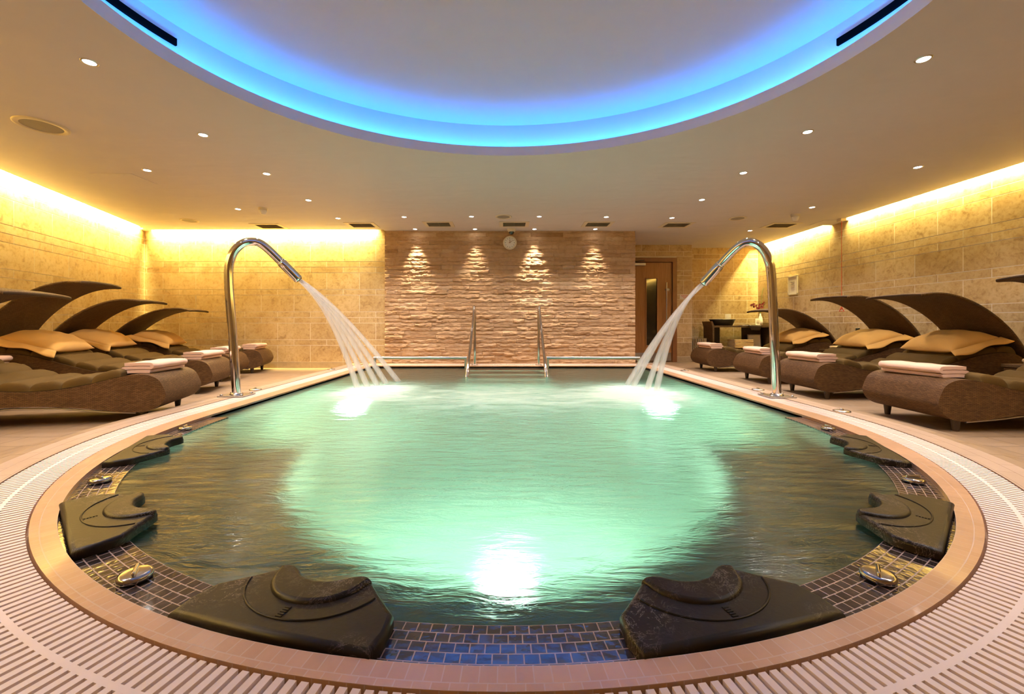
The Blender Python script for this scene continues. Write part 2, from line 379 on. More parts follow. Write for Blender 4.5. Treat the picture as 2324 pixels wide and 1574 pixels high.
# ------------------------------------------------------------------ pool rim
R0, YC, YB = 3.5, 4.63, 10.3
OI=lambda s2: -0.085-0.115*s2**3          # inner edge of the coping (s2 = sin^2 of the angle round the end)
OL=lambda s2: -0.29-0.10*s2**2.5            # inner edge of the dark ledge
def rim(off, n=120, ns=24):
    of=off if callable(off) else (lambda s2: off)
    r=R0+of(1.0); yb=YB+of(1.0); P=[]
    for k in range(ns): P.append((-r, yb+(YC-yb)*k/ns, -(YB-YC)*(1-k/ns)))
    for k in range(n+1):
        a=PI*k/n; rr=R0+of(math.cos(a)**2); P.append((-rr*math.cos(a), YC-rr*math.sin(a), R0*a))
    for k in range(1,ns+1): P.append((r, YC+(yb-YC)*k/ns, R0*PI+(YB-YC)*k/ns))
    return P
def rim_strip(mb,o1,o2,z1,z2,mi=0,back=True,arc_only=False,vscale=None):
    A=rim(o1);B=rim(o2)
    if arc_only: A=A[24:-24];B=B[24:-24]
    n=len(A); V=[(x,y,z1) for x,y,_ in A]+[(x,y,z2) for x,y,_ in B]; Fc=[];U=[]
    def width(i): return vscale if vscale else math.sqrt((A[i][0]-B[i][0])**2+(A[i][1]-B[i][1])**2+(z1-z2)**2)
    va=0 if callable(o1) else o1
    for i in range(n-1):
        Fc.append((i,i+1,n+i+1,n+i))
        U.append([(A[i][2]*S,va*S),(A[i+1][2]*S,va*S),(A[i+1][2]*S,(va+width(i+1))*S),(A[i][2]*S,(va+width(i))*S)])
    if back and not arc_only:
        Fc.append((n-1,0,n,2*n-1)); w=A[-1][0]; w2=B[-1][0]; d=width(0)
        U.append([(w*S,va*S),(-w*S,va*S),(-w2*S,(va+d)*S),(w2*S,(va+d)*S)])
    mb.add(V,Fc,mi,U)
mb=MB(); rim_strip(mb,OI,0,0,0); rim_strip(mb,0,0,0,-0.12); rim_strip(mb,OI,OI,-0.2,0)
cop=struct(mb.build('trim_1',M['tan_mosaic'],recalc=True)); cop['label']='tan mosaic pool coping inside the white grating'
mb=MB(); rim_strip(mb,0.285,0.285,-0.12,0); rim_strip(mb,0.285,0.50,0,0)
struct(mb.build('trim_2',M['strip'],recalc=True))
mb=MB(); rim_strip(mb,0,0.285,-0.065,-0.065)
struct(mb.build('trim_3',M['trough'],recalc=True))
# grating: one connected surface of slats on two spines
def grating():
    V=[];Fc=[]
    o=[0.01,0.135,0.155,0.277]; pitch=0.0385; solid=0.62
    def station(s):
        # s: length along the coping line; returns function offset->(x,y)
        Ls=YB-YC; La=PI*R0
        if s<Ls: return lambda of: (-(R0+of), YB-s)
        if s<Ls+La:
            a=(s-Ls)/R0; return lambda of: (-(R0+of)*math.cos(a), YC-(R0+of)*math.sin(a))
        return lambda of: (R0+of, YC+(s-Ls-La))
    total=2*(YB-YC)+PI*R0; n=int(total/pitch)
    def slat(fa,fb):
        b=len(V)
        for f in (fa,fb):
            for of in o: V.append((*f(of),-0.004))
        Fc.extend([(b+k,b+4+k,b+5+k,b+1+k) for k in range(3)])
        return b
    prev=None
    for i in range(n):
        s0=i*pitch; b=slat(station(s0),station(s0+pitch*solid))
        if prev is not None: Fc.append((prev+5,b+1,b+2,prev+6))
        prev=b
    # back run
    nb=int(2*R0/pitch); w=R0; pb=None
    for i in range(nb):
        x0=-w+i*pitch
        fa=lambda of,x=x0:(x,YB+of); fb=lambda of,x=x0+pitch*solid:(x,YB+of)
        b=slat(fa,fb)
        if pb is not None: Fc.append((pb+5,b+1,b+2,pb+6))
        pb=b
    m=MB(); m.add(V,Fc); ob=m.build('overflow_grating',M['grating'],recalc=True)
    sd=ob.modifiers.new('thick','SOLIDIFY'); sd.thickness=0.03*S; sd.offset=-1
    for p in ob.data.polygons:
        if p.normal.z<0: p.flip()
    return tag(ob,'white slatted overflow grating that rings the whole pool','grating')
grating()
# ledge with dark mosaic in the round end
LZ=-0.03
mb=MB(); rim_strip(mb,OI,OL,LZ,LZ,arc_only=True,vscale=0.21); rim_strip(mb,OL,OL,-0.6,LZ,arc_only=True)
for sgn in (-1,1):
    mb.add([(sgn*(R0-0.39),YC,LZ),(sgn*(R0-0.2),YC,LZ),(sgn*(R0-0.2),YC,-0.9),(sgn*(R0-0.39),YC,-0.9)],[(0,1,2,3)],0,[[(0,0),(.1,0),(.1,.5),(0,.5)]])
led=struct(mb.build('trim_4',M['dark_mosaic'],recalc=True))
# basin
DEP=-2.1; BR=2.17; BZ=-1.05; RI=R0-0.2; YI=YB-0.2
def arcpts(r,n=80): return [(-r*math.cos(PI*k/n), YC-r*math.sin(PI*k/n), r*PI*k/n) for k in range(n+1)]
def arcring(mb,r1,z1,r2,z2,mi):
    A=arcpts(r1);B=arcpts(r2); n=len(A); dv=math.hypot(r2-r1,z2-z1)
    V=[(x,y,z1) for x,y,_ in A]+[(x,y,z2) for x,y,_ in B]
    Fc=[(i,i+1,n+i+1,n+i) for i in range(n-1)]
    U=[[(A[i][2]*S,0),(A[i+1][2]*S,0),(A[i+1][2]*S,dv*S),(A[i][2]*S,dv*S)] for i in range(n-1)]
    mb.add(V,Fc,mi,U)
mb=MB()
def q(mb,P,mi,uv=None):
    a=Vector(P[0]); e1=Vector(P[1])-a; e2=Vector(P[3])-a
    u=e1.length*S; w=e2.length*S; mb.add(P,[(0,1,2,3)],mi,[[(0,0),(u,0),(u,w),(0,w)]])
for sgn in (-1,1):
    q(mb,[(sgn*RI,YC,-0.02),(sgn*RI,YI,-0.02),(sgn*RI,YI,-0.35),(sgn*RI,YC,-0.35)],1)
    q(mb,[(sgn*RI,YC,-0.35),(sgn*RI,YI,-0.35),(sgn*RI,YI,DEP),(sgn*RI,YC,DEP)],0)
q(mb,[(-RI,YI,-0.02),(RI,YI,-0.02),(RI,YI,-0.5),(-RI,YI,-0.5)],1)
q(mb,[(-RI,YI,-0.5),(RI,YI,-0.5),(RI,YI,DEP),(-RI,YI,DEP)],1)
q(mb,[(-RI,0.8,DEP),(RI,0.8,DEP),(RI,YI,DEP),(-RI,YI,DEP)],0)
arcring(mb,BR,BZ,R0-0.2,BZ,1); arcring(mb,BR,BZ,BR,DEP,0)
for sgn in (-1,1): q(mb,[(sgn*BR,YC,BZ),(sgn*RI,YC,BZ),(sgn*RI,YC,DEP),(sgn*BR,YC,DEP)],0)
struct(mb.build('floor_basin',[M['pool_pale'],M['pool_dark']]))
# steps at the far end
mb=MB()
for k in range(4):
    mb.box((0,YI-0.2-0.42*k, -0.16-0.26*k-0.5),(1.9,0.44,1.0))
st=tag(mb.build('pool_steps',M['pool_pale'],bevel=(0.012,2)),'submerged entry steps between the two curved handrails','steps')
# water surface
WZ=-0.042
pts=[(-RI,YI),(RI,YI),(RI,YC)]+[(x,y) for x,y,_ in reversed(rim(OL)[24:-24])]+[(-RI,YC)]
mb=MB(); mb.add([(x,y,WZ) for x,y in reversed(pts)],[tuple(range(len(pts)))])
wt=tag(mb.build('pool_water',M['water']),'foaming turquoise water filling the pool','water',kind='stuff')
for p in wt.data.polygons:
    if p.normal.z<0: p.flip()
# near underwater lamp (fixture + its light); side pair added to brighten the water
pl_labels=['round underwater lamp low on the near bench front','added lamp low on the left pool wall, brightening the water by the spout','added lamp low on the right pool wall, brightening the water by the spout']
pl=[((0,YC-BR+0.02,-1.66),12,0),((-RI+0.02,6.9,-1.3),60,-PI/2),((RI-0.02,6.9,-1.3),60,PI/2)]
for (c,w,d),lb in zip(pl,pl_labels):
    t=thing('underwater_light',lb,'lamp',c,0,'underwater pool lamps'); t.rotation_euler=(-PI/2,0,d)
    m=MB(); m.lathe([(0.0,0.0),(0.09,0.0),(0.1,0.01),(0.1,0.025),(0.075,0.03)],seg=24); m.build('rim_ring',M['satin'],t)
    m=MB(); m.prism([(0.075*math.cos(2*PI*k/24),0.075*math.sin(2*PI*k/24)) for k in range(24)],0.02,0.036,plane='xy'); m.build('lens',M['poollamp'] if d==0 else M['fill_dim'],t,recalc=True)
    li=bpy.data.lights.new('underwater_glow','POINT'); li.energy=w; li.color=(0.9,1.0,0.9) if d==0 else (0.78,1.0,0.86); li.shadow_soft_size=0.13 if d==0 else 0
    lo=bpy.data.objects.new('underwater_glow',li); link(lo,t); lo.location=(0,0,(0.42 if d==0 else 0.75)*S)
    if d==0:      # the lamp throws most of its light forward into the open pool
        la=bpy.data.lights.new('underwater_beam','AREA'); la.shape='DISK'; la.size=0.14; la.energy=140; la.color=(0.9,1.0,0.9)
        lb_=bpy.data.objects.new('underwater_beam',la); link(lb_,t); lb_.location=(0,0,0.06*S); lb_.rotation_euler=(PI-0.2,0,0)


# ------------------------------------------------------------------ floor
def smooth(t): t=max(0,min(1,t)); return t*t*(3-2*t)
mb=MB(); offs=[0.50,0.6,0.7,0.8,0.9,1.0,1.12,14]
for a,b in zip(offs,offs[1:]):
    za=ZF*smooth((a-0.50)/0.6); zb=ZF*smooth((b-0.50)/0.6); rim_strip(mb,a,b,za,zb)
struct(mb.build('floor',M['floor'],recalc=True))

# ------------------------------------------------------------------ walls
ZT=ZC+0.3
YW=10.85
CORNL=(-9.49,YW); SL=0.302
YNEAR=-3.0
CORNN=(-9.49+SL*(YW-YNEAR),YNEAR)
XR=7.98; YR=13.16; YD=12.66; XD=5.66
FXL,FXR=-3.174,3.347
def tile_wall(name,p0,p1,ztop=ZT,phase=0.0,holes=(),seed=1,skirt=True):
    """p0->p1 runs so that the room lies to the LEFT of the direction"""
    rnd=random.Random(seed)
    d=Vector((p1[0]-p0[0],p1[1]-p0[1])); Lw=d.length; d/=Lw; n=Vector((-d.y,d.x))
    P=lambda u,z,o: (p0[0]+d.x*u+n.x*o, p0[1]+d.y*u+n.y*o, z)
    m=MB(); G=0.0062
    # grout ground, cut round the holes (columns)
    xs=sorted({0,Lw,*[h[0] for h in holes],*[h[1] for h in holes]})
    for a,b in zip(xs,xs[1:]):
        zz=[(ZF-0.02,ztop)]
        for h in holes:
            if a>=h[0]-1e-6 and b<=h[1]+1e-6: zz=[(h[3],ztop)] if h[2]<=ZF else [(ZF,h[2]),(h[3],ztop)]
        for z0,z1 in zz: m.add([P(a,z0,0),P(b,z0,0),P(b,z1,0),P(a,z1,0)],[(0,1,2,3)],1)
    rows=[]; z=ZF
    if skirt: rows.append((z,z+0.16,0,True)); z+=0.16
    k=0
    while z<ztop:
        hgt=(0.437,0.147,0.437,0.147,0.147)[k%5]; rows.append((z,min(ztop,z+hgt),(k%2)*0.5,False)); z+=hgt; k+=1
    W=0.857
    for z0,z1,ph,sk in rows:
        u=(-(phase+ph)%1.0)*W-W
        while u<Lw:
            a,b=max(0,u),min(Lw,u+W); u+=W
            if b-a<0.01: continue
            segs=[(a,b)]
            for h in holes:
                if z1>h[2]+0.01 and z0<h[3]-0.01:
                    ns=[]
                    for s0,s1 in segs:
                        if s1<=h[0] or s0>=h[1]: ns.append((s0,s1)); continue
                        if s0<h[0]: ns.append((s0,h[0]))
                        if s1>h[1]: ns.append((h[1],s1))
                    segs=ns
            tn=min(1,max(0,rnd.gauss(0.5,0.22)))
            for s0,s1 in segs:
                g=G if not sk else 0.001
                m.add([P(s0+g,z0+g,.0012),P(s1-g,z0+g,.0012),P(s1-g,z1-g,.0012),P(s0+g,z1-g,.0012)],[(0,1,2,3)],2 if sk else 0,tone=tn)
    return struct(m.build(name,[M['lime'],M['grout'],M['skirt']]))
tile_wall('wall_left',CORNL,CORNN,phase=0.3,seed=3)
tile_wall('wall_back',(FXL+0.01,YW),CORNL,phase=0.69,seed=4)
dx0,dx1=3.347,(1535-CX)*YD/F      # door opening incl. frame
tile_wall('wall_door_side',(XD,YD),(FXR,YD),phase=0.2,seed=5,holes=[(XD-dx1,XD-dx0,ZF-0.05,1+(CY-585)*YD/F)])
tile_wall('wall_back_right',(XR,YR),(XD,YR),phase=0.1,seed=6)
tile_wall('wall_recess',(XD,YR),(XD,YD),phase=0.4,seed=7)
tile_wall('wall_right',(XR,YNEAR),(XR,YR),phase=0.55,seed=8)
tile_wall('wall_near',(CORNN[0],YNEAR),(XR,YNEAR),phase=0.0,seed=9)
# split-face feature wall
def vnoise(x,z,fx,fz,seed):
    r=np.random.RandomState(seed); T=r.rand(256,256)
    X=x*fx+1000;Z=z*fz+1000; i=np.floor(X).astype(int);j=np.floor(Z).astype(int); a=X-i;b=Z-j; a=a*a*(3-2*a);b=b*b*(3-2*b)
    g=lambda p,q_:T[p%256,q_%256]
    return (g(i,j)*(1-a)+g(i+1,j)*a)*(1-b)+(g(i,j+1)*(1-a)+g(i+1,j+1)*a)*b
def feature():
    x0,x1,z0,z1=FXL,FXR,-0.02,ZC+0.02; nx,nz=430,350
    xs=np.linspace(x0,x1,nx); zs=np.linspace(z0,z1,nz); X,Zz=np.meshgrid(xs,zs,indexing='ij')
    ph=0.107; row=np.floor((Zz-z0)/ph).astype(int); t=(Zz-z0)/ph-row
    rs=np.random.RandomState(11); nr=row.max()+1
    tone=np.zeros_like(X); bo=np.zeros_like(X); edge=np.zeros_like(X); rgh=np.zeros_like(X)
    for r in range(nr):
        js=[x0-rs.rand()*0.6]
        while js[-1]<x1: js.append(js[-1]+rs.choice([0.3,0.45,0.6,0.85,0.85]))
        js=np.array(js); mk=row==r; idx=np.searchsorted(js,X[mk])-1
        tv=np.clip(rs.normal(0.5,0.17,len(js)),0,1); ov=rs.normal(0,0.006,len(js)); rv=rs.uniform(0.35,1.0,len(js))
        tone[mk]=tv[idx]; bo[mk]=ov[idx]; rgh[mk]=rv[idx]
        dl=np.minimum(X[mk]-js[idx],js[np.minimum(idx+1,len(js)-1)]-X[mk]); edge[mk]=np.clip(dl/0.012,0,1)
    tt=np.clip(t+0.35*(vnoise(X,Zz,7,9,1)-0.5),0,1)
    prof=np.clip(tt*(1-tt)*4,0,1)**0.5
    up=1.15-0.5*np.clip((Zz-2.9)/0.5,0,1)
    d=0.024*prof*rgh*up+0.030*(vnoise(X,Zz,9,26,2)-0.5)*rgh+0.014*(vnoise(X,Zz,25,60,3)-0.5)*rgh
    d=(d+bo)*np.minimum(1,0.3+edge)
    m=MB(); P=np.stack([X,YW-0.05-d,Zz],-1).reshape(-1,3)
    me=bpy.data.meshes.new('wall_feature'); I=np.arange(nx*nz).reshape(nx,nz)
    fc=np.stack([I[:-1,:-1],I[1:,:-1],I[1:,1:],I[:-1,1:]],-1).reshape(-1,4)
    me.from_pydata((P*S).tolist(),[],fc.tolist()); me.materials.append(M['stone'])
    ca=me.color_attributes.new('tone','FLOAT_COLOR','POINT'); T=np.repeat(tone.reshape(-1,1),4,1); T[:,3]=1; ca.data.foreach_set('color',T.astype('f').ravel())
    o=bpy.data.objects.new('wall_feature',me); link(o); struct(o)
    m=MB()
    for xx in (FXL,FXR):
        q(m,[(xx,YW-0.052,-0.13),(xx,YD,-0.13),(xx,YD,ZC),(xx,YW-0.052,ZC)],0)
    q(m,[(FXL,YW-0.03,-0.2),(FXR,YW-0.03,-0.2),(FXR,YW-0.03,ZC),(FXL,YW-0.03,ZC)],0)
    struct(m.build('wall_feature_side',M['stone']))
feature()

# ------------------------------------------------------------------ ceiling with the oval recess
SW=0.2
EA,EB,EY=3.22,2.69,3.3
def ell(a,b,n=128): return [(a*math.cos(2*PI*k/n), EY+b*math.sin(2*PI*k/n)) for k in range(n)]
nl=Vector((1,SL)).normalized()           # inward normal of the left wall (x grows, towards the far end)
nl=Vector((1.0,SL)).normalized()
def leftline(y,off): return CORNL[0]+SL*(YW-y)+off*math.sqrt(1+SL*SL)
outer=[(leftline(YNEAR,SW),YNEAR),(XR-SW,YNEAR),(XR-SW,YR-0.2),(XR,YR-0.2),(XR,YR),(XD,YR),(XD,YD),(FXR,YD),(FXR,YW-0.04),(FXL,YW-0.04),(FXL,YW-SW),(CORNL[0]+0.26,YW-SW),(CORNL[0]+0.26,YW-0.05),(CORNL[0]+0.05,YW-0.05),(leftline(YW-0.26,0.05),YW-0.26),(leftline(YW-0.26,SW),YW-0.26)]
def fill_poly(mb,outer,hole,z,mi=0,up=False):
    loops=[[Vector((x,y,0)) for x,y in outer]]+([[Vector((x,y,0)) for x,y in hole]] if hole else [])
    tris=geometry.tessellate_polygon(loops); V=[(x,y,z) for x,y in outer]+[(x,y,z) for x,y in (hole or [])]
    Fc=[]
    for a,b,c in tris:
        nz=(Vector(V[b])-Vector(V[a])).cross(Vector(V[c])-Vector(V[a])).z
        Fc.append((a,b,c) if (nz>0)==up else (a,c,b))
    mb.add(V,Fc,mi)
mb=MB(); E=ell(EA,EB); fill_poly(mb,outer,E,ZC)
# edge of the panel at the cove slots
for i in range(len(outer)):
    a=outer[i]; b=outer[(i+1)%len(outer)]
    mb.add([(a[0],a[1],ZC),(b[0],b[1],ZC),(b[0],b[1],ZC+0.04),(a[0],a[1],ZC+0.04)],[(0,1,2,3)])
fill_poly(mb,outer,ell(EA+0.25,EB+0.25),ZC+0.04,up=True)
struct(mb.build('ceiling',M['ceil']))
mb=MB()   # roof over the cove slots
big=[(leftline(YNEAR,-0.1),YNEAR-.1),(XR+.1,YNEAR-.1),(XR+.1,YR+.1),(-9.8,YR+.1),(-9.8,YW)]
fill_poly(mb,big,ell(EA+0.3,EB+0.3),ZT)
struct(mb.build('ceiling_upper',M['plaster']))
# recess: fascia, lip, set-back wall, shallow dome
mb=MB(); n=128
def ellwall(mb,a1,b1,z1,a2,b2,z2,smooth=True):
    A=ell(a1,b1,n);B=ell(a2,b2,n); V=[(x,y,z1) for x,y in A]+[(x,y,z2) for x,y in B]
    mb.add(V,[(i,(i+1)%n,n+(i+1)%n,n+i) for i in range(n)],0,smooth=smooth)
ellwall(mb,EA,EB,ZC,EA,EB,ZC+0.13); ellwall(mb,EA,EB,ZC+0.13,EA+0.03,EB+0.03,ZC+0.13); ellwall(mb,EA+0.03,EB+0.03,ZC+0.13,EA+0.03,EB+0.03,ZC+0.07)
ellwall(mb,EA+0.03,EB+0.03,ZC+0.07,EA+0.23,EB+0.23,ZC+0.07)
struct(mb.build('trim_5',M['plaster'],recalc=False))
mb=MB(); ellwall(mb,EA+0.23,EB+0.23,ZC+0.03,EA+0.23,EB+0.23,ZC+0.545)
V=[];rings=14
for k in range(rings+1):
    rho=1-k/rings
    for x,y in ell((EA+0.23)*rho+1e-4,(EB+0.23)*rho+1e-4,n): V.append((x,y,ZC+0.545+0.30*(1-rho**2.0)))
mb.add(V,[(k*n+i,k*n+(i+1)%n,(k+1)*n+(i+1)%n,(k+1)*n+i) for k in range(rings) for i in range(n)],0,smooth=True)
struct(mb.build('ceiling_dome',M['plaster']))
mb=MB(); A=ell(EA+0.05,EB+0.05,n);B=ell(EA+0.075,EB+0.075,n)
V=[(x,y,ZC+0.112) for x,y in A]+[(x,y,ZC+0.085) for x,y in B]
mb.add(V,[(i,(i+1)%n,n+(i+1)%n,n+i) for i in range(n)])
struct(mb.build('trim_6',M['blueled']))
# slot diffusers in the recess wall
for sgn,lb in ((1,'black slot diffuser in the blue recess at upper left'),(-1,'black slot diffuser in the blue recess at upper right')):
    m=MB(); V=[];K=16
    for k in range(K+1):
        t=math.radians(4.5+12*k/K); 
        for rr,zz in ((0.225,2.775),(0.20,2.775),(0.20,2.845),(0.225,2.845)):
            V.append((-sgn*(EA+rr)*math.cos(t),EY+(EB+rr)*math.sin(t),1+zz))
    Fc=[(k*4+j,k*4+(j+1)%4,(k+1)*4+(j+1)%4,(k+1)*4+j) for k in range(K) for j in range(4)]+[(0,1,2,3),(K*4,K*4+1,K*4+2,K*4+3)]
    m.add(V,Fc); tag(m.build('slot_diffuser',M['soot'],recalc=True),lb,'air vent','recess slot diffusers')

# ------------------------------------------------------------------ cove lights (strip lamps in the slots, one extra added at the far right)
def strip(p0,p1,w,name,spread=116,tl=1.0):
    d=Vector((p1[0]-p0[0],p1[1]-p0[1])); Lw=d.length; a=bpy.data.lights.new(name,'AREA'); a.shape='RECTANGLE'; a.size=Lw*S; a.size_y=0.02*S*2; a.energy=w; a.spread=math.radians(spread); a.color=(1.0,0.81,0.30)
    o=bpy.data.objects.new(name,a); link(o); o.location=((p0[0]+p1[0])/2*S,(p0[1]+p1[1])/2*S,(ZC+0.15)*S)
    n_=Vector((-d.y,d.x)).normalized()      # towards the room
    yx=math.atan2(d.y,d.x)
    zax=Vector((n_.x*tl,n_.y*tl,1)).normalized()  # light shines along -z: down and into the wall
    xax=Vector((d.x,d.y,0)).normalized(); yax=zax.cross(xax).normalized()
    o.rotation_euler=Matrix((xax,yax,zax)).transposed().to_euler()
COVE=138
def shifted(p0,p1,off,e0=0.5,e1=0.5):
    d=Vector((p1[0]-p0[0],p1[1]-p0[1])).normalized(); n_=Vector((-d.y,d.x)); a=Vector(p0)+d*e0+n_*off; b=Vector(p1)-d*e1+n_*off; return tuple(a),tuple(b)
strip(*shifted(CORNL,CORNN,0.075,0.3,0.3),COVE*13.5*0.85,'cove_lamp'); strip(*shifted((FXL,YW),CORNL,0.075,0.30,0.3),COVE*5.6*1.05,'cove_lamp'); strip(*shifted((XR,YNEAR),(XR,YR),0.075,0.3,0.25),COVE*15.5*0.33,'cove_lamp'); strip(*shifted((XR,YR-1.6),(XR,YR),0.10,0.0,0.1),COVE*1.5*0.42,'cove_lamp',165,0.4)  # last short strip is an added one, to brighten the back right wall

# ------------------------------------------------------------------ downlights
def downlight_proto():
    t=thing('downlight','','ceiling light',(0,0,0),0,'recessed ceiling downlights')
    m=MB(); m.lathe([(0.047,0.012),(0.047,0.0),(0.052,-0.006),(0.064,-0.004),(0.066,0.0)],seg=20); m.build('trim_ring',M['satin'],t)
    m=MB(); m.prism([(0.048*math.cos(2*PI*k/20),0.048*math.sin(2*PI*k/20)) for k in range(20)],-0.003,0.008,plane='xy'); m.build('lamp',M['lamp'],t,recalc=True)
    return t
DLP=downlight_proto()
def downlight(x,y,label,first=[True],w=118,spot=122,blend=1.0,col=(1,0.86,0.79),tilt=(0,0)):
    X,Y=at_ceiling(x,y)
    o=DLP if first[0] else copy_tree(DLP); first[0]=False
    o.location=(X*S,Y*S,ZC*S-0.0005); o['label']=label
    li=bpy.data.lights.new('downlight_beam','SPOT'); li.energy=w; li.spot_size=math.radians(spot); li.spot_blend=blend; li.color=col; li.shadow_soft_size=0.03
    lo=bpy.data.objects.new('downlight_beam',li); link(lo); lo.location=(X*S,Y*S,ZC*S-0.02); lo.rotation_euler=(tilt[0],tilt[1],0)
DL=[(203,141,'large bright downlight at upper left, outside the blue oval'),(461,306,'downlight second along the left side of the blue oval'),(334,386,'downlight over the left loungers, nearest the left wall glow'),
(605,394,'downlight third along the left side of the oval, above the left spout'),(700,454,'downlight fourth along the left arc, nearer the far wall'),(540,474,'small downlight just left of the left smoke detector'),
(767,495,'downlight just above the second vent from the left'),(917,492,'leftmost downlight of the row before the stone feature wall'),(1070,491,'downlight left of the round speaker before the stone wall'),
(1224,491,'downlight right of the round speaker before the stone wall'),(1376,492,'downlight above the fifth vent, right of the stone wall middle'),(1525,494,'downlight just above the vent before the wooden door'),
(1593,453,'downlight farthest along the right arc of the oval'),(1687,392,'downlight third along the right side, above the right spout'),(1833,299,'downlight second along the right side of the blue oval'),
(2096,134,'large bright downlight at upper right, outside the blue oval'),(2083,379,'downlight over the right loungers, nearest the right wall glow'),(1843,470,'small downlight right of the right smoke detector'),
(1702,523,'small downlight over the far right corner before the console table')]
for x,y,lb in DL: downlight(x,y,lb)
WASH=[(942,'first wall-washing spotlight from the left, over the stone wall'),(1078,'second wall-washing spotlight from the left, left of the dome camera'),(1213,'third wall-washing spotlight, right of the dome camera'),(1351,'rightmost wall-washing spotlight over the stone wall')]
for k,(x,lb) in enumerate(WASH):
    downlight(x,519.5,lb,w=(230,105,300,130)[k],spot=52,blend=1.0,col=(1,0.80,0.60),tilt=(math.radians(4),0))

for X,Y in ((-3.9,2.4),(3.9,2.4),(-3.9,0.95),(3.9,0.95)):      # the same rows of lamps carry on overhead, out of the frame
    li=bpy.data.lights.new('downlight_beam','SPOT'); li.energy=140; li.spot_size=math.radians(122); li.spot_blend=1.0; li.color=(1,0.86,0.79); li.shadow_soft_size=0.03
    lo=bpy.data.objects.new('downlight_beam',li); link(lo); lo.location=(X*S,Y*S,ZC*S-0.02)
# ------------------------------------------------------------------ ceiling fittings
def vent_proto():
    t=thing('air_vent','','air vent',(0,0,0),0,'square ceiling vents')
    m=MB(); a,b=0.36,0.27; c,d=0.27,0.19
    for z0,z1,aa,bb in ((0,-0.008,a,b),):
        o=[(-a,-b),(a,-b),(a,b),(-a,b)]; i=[(-c,-d),(c,-d),(c,d),(-c,d)]
        V=[(x,y,-0.012) for x,y in i]+[(x,y,-0.010) for x,y in o]+[(x,y,0.0) for x,y in o]+[(x,y,0.0) for x,y in i]
        Fc=[]
        for k in range(4):
            j=(k+1)%4; Fc+=[(k,j,4+j,4+k),(4+k,4+j,8+j,8+k),(k,12+k,12+j,j)]
        m.add(V,Fc)
    vf=m.build('frame',M['cream'],t,recalc=True)
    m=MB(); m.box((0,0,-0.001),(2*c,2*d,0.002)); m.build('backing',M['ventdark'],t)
    m=MB()
    for k in range(6): m.box((0,-d+0.035+k*0.062,-0.008),(2*c,0.032,0.004),Matrix.Rotation(0.5,3,'X'))
    m.box((0,0,-0.004),(0.012,2*d,0.004)); m.build('louvres',M['louvre'],vf); return t
VP=vent_proto()
for k,(x,y,lb) in enumerate([(612,513,'leftmost ceiling vent, near the left cove glow'),(822,510.5,'second ceiling vent from the left, at the corner of the stone wall'),(996,508.5,'third ceiling vent from the left, before the stone wall'),(1167,508.5,'middle ceiling vent above the dome camera'),(1356,508.5,'third ceiling vent from the right, before the stone wall'),(1535,510,'second ceiling vent from the right, before the wooden door'),(1772,511,'rightmost ceiling vent, near the right cove glow')]):
    X,Y=at_ceiling(x,y); o=VP if k==0 else copy_tree(VP); o.location=(X*S,Y*S,ZC*S); o['label']=lb
def speaker_proto():
    t=thing('ceiling_speaker','','speaker',(0,0,0),0,'round ceiling speakers')
    m=MB(); m.lathe([(0.19,0.0),(0.19,-0.012),(0.235,-0.016),(0.25,-0.008),(0.25,0.0)],seg=36); m.build('rim',M['cream'],t,recalc=True)
    m=MB(); m.lathe([(0.0,-0.012),(0.19,-0.008)],seg=36,flip=True); m.build('grille',M['grey'],t); return t
SP=speaker_proto()
for k,(x,y,lb,sc) in enumerate([(95,285,'large round ceiling speaker at far left',1),(430,500,'round ceiling speaker over the left loungers far end',.75),(1143,491.5,'round ceiling speaker in the middle before the stone wall',.75),(1674,495,'round ceiling speaker at right, before the door wall',.75)]):
    X,Y=at_ceiling(x,y); o=SP if k==0 else copy_tree(SP); o.location=(X*S,Y*S,ZC*S); o.scale=(sc,)*3; o['label']=lb
def smoke_proto():
    t=thing('smoke_detector','','smoke detector',(0,0,0),0,'smoke detectors')
    m=MB(); m.lathe([(0.0,-0.05),(0.085,-0.045),(0.09,0.0)],seg=24); m.build('base',M['cream'],t,recalc=True)
    m=MB(); m.lathe([(0.0,-0.135),(0.05,-0.13),(0.062,-0.10),(0.075,-0.07),(0.075,-0.05)],seg=24); m.build('sensor_head',M['white'],t,recalc=True); return t
SD=smoke_proto()
for k,(x,y,lb) in enumerate([(597,472,'white smoke detector on the ceiling, left side'),(1805,487,'white smoke detector on the ceiling, right side')]):
    X,Y=at_ceiling(x,y); o=SD if k==0 else copy_tree(SD); o.location=(X*S,Y*S,ZC*S); o['label']=lb
X,Y=at_ceiling(1161,519.5)
t=thing('dome_camera','cream dome security camera over the clock','camera',(X,Y,ZC))
m=MB(); m.lathe([(0.0,-0.075),(0.085,-0.07),(0.105,-0.04),(0.11,0.0)],seg=28); m.build('housing',M['cream'],t,recalc=True)
m=MB(); m.lathe([(0.0,-0.145),(0.03,-0.14),(0.055,-0.115),(0.07,-0.075)],seg=24); m.build('dome',M['darkglass'],t,recalc=True)
for (x,y,lb) in ((283,406,'faint square access panel in the ceiling at left'),(1885,505,'faint square access panel in the ceiling at right')):
    X,Y=at_ceiling(x,y); m=MB()
    m.prism([(-.34,-.25),(.34,-.25),(.34,.25),(-.34,.25)],-0.006,0.0,plane='xy'); o=m.build('access_panel',M['ceil'],loc=(X,Y,ZC),bevel=(0.004,1)); tag(o,lb,'panel','ceiling access panels')

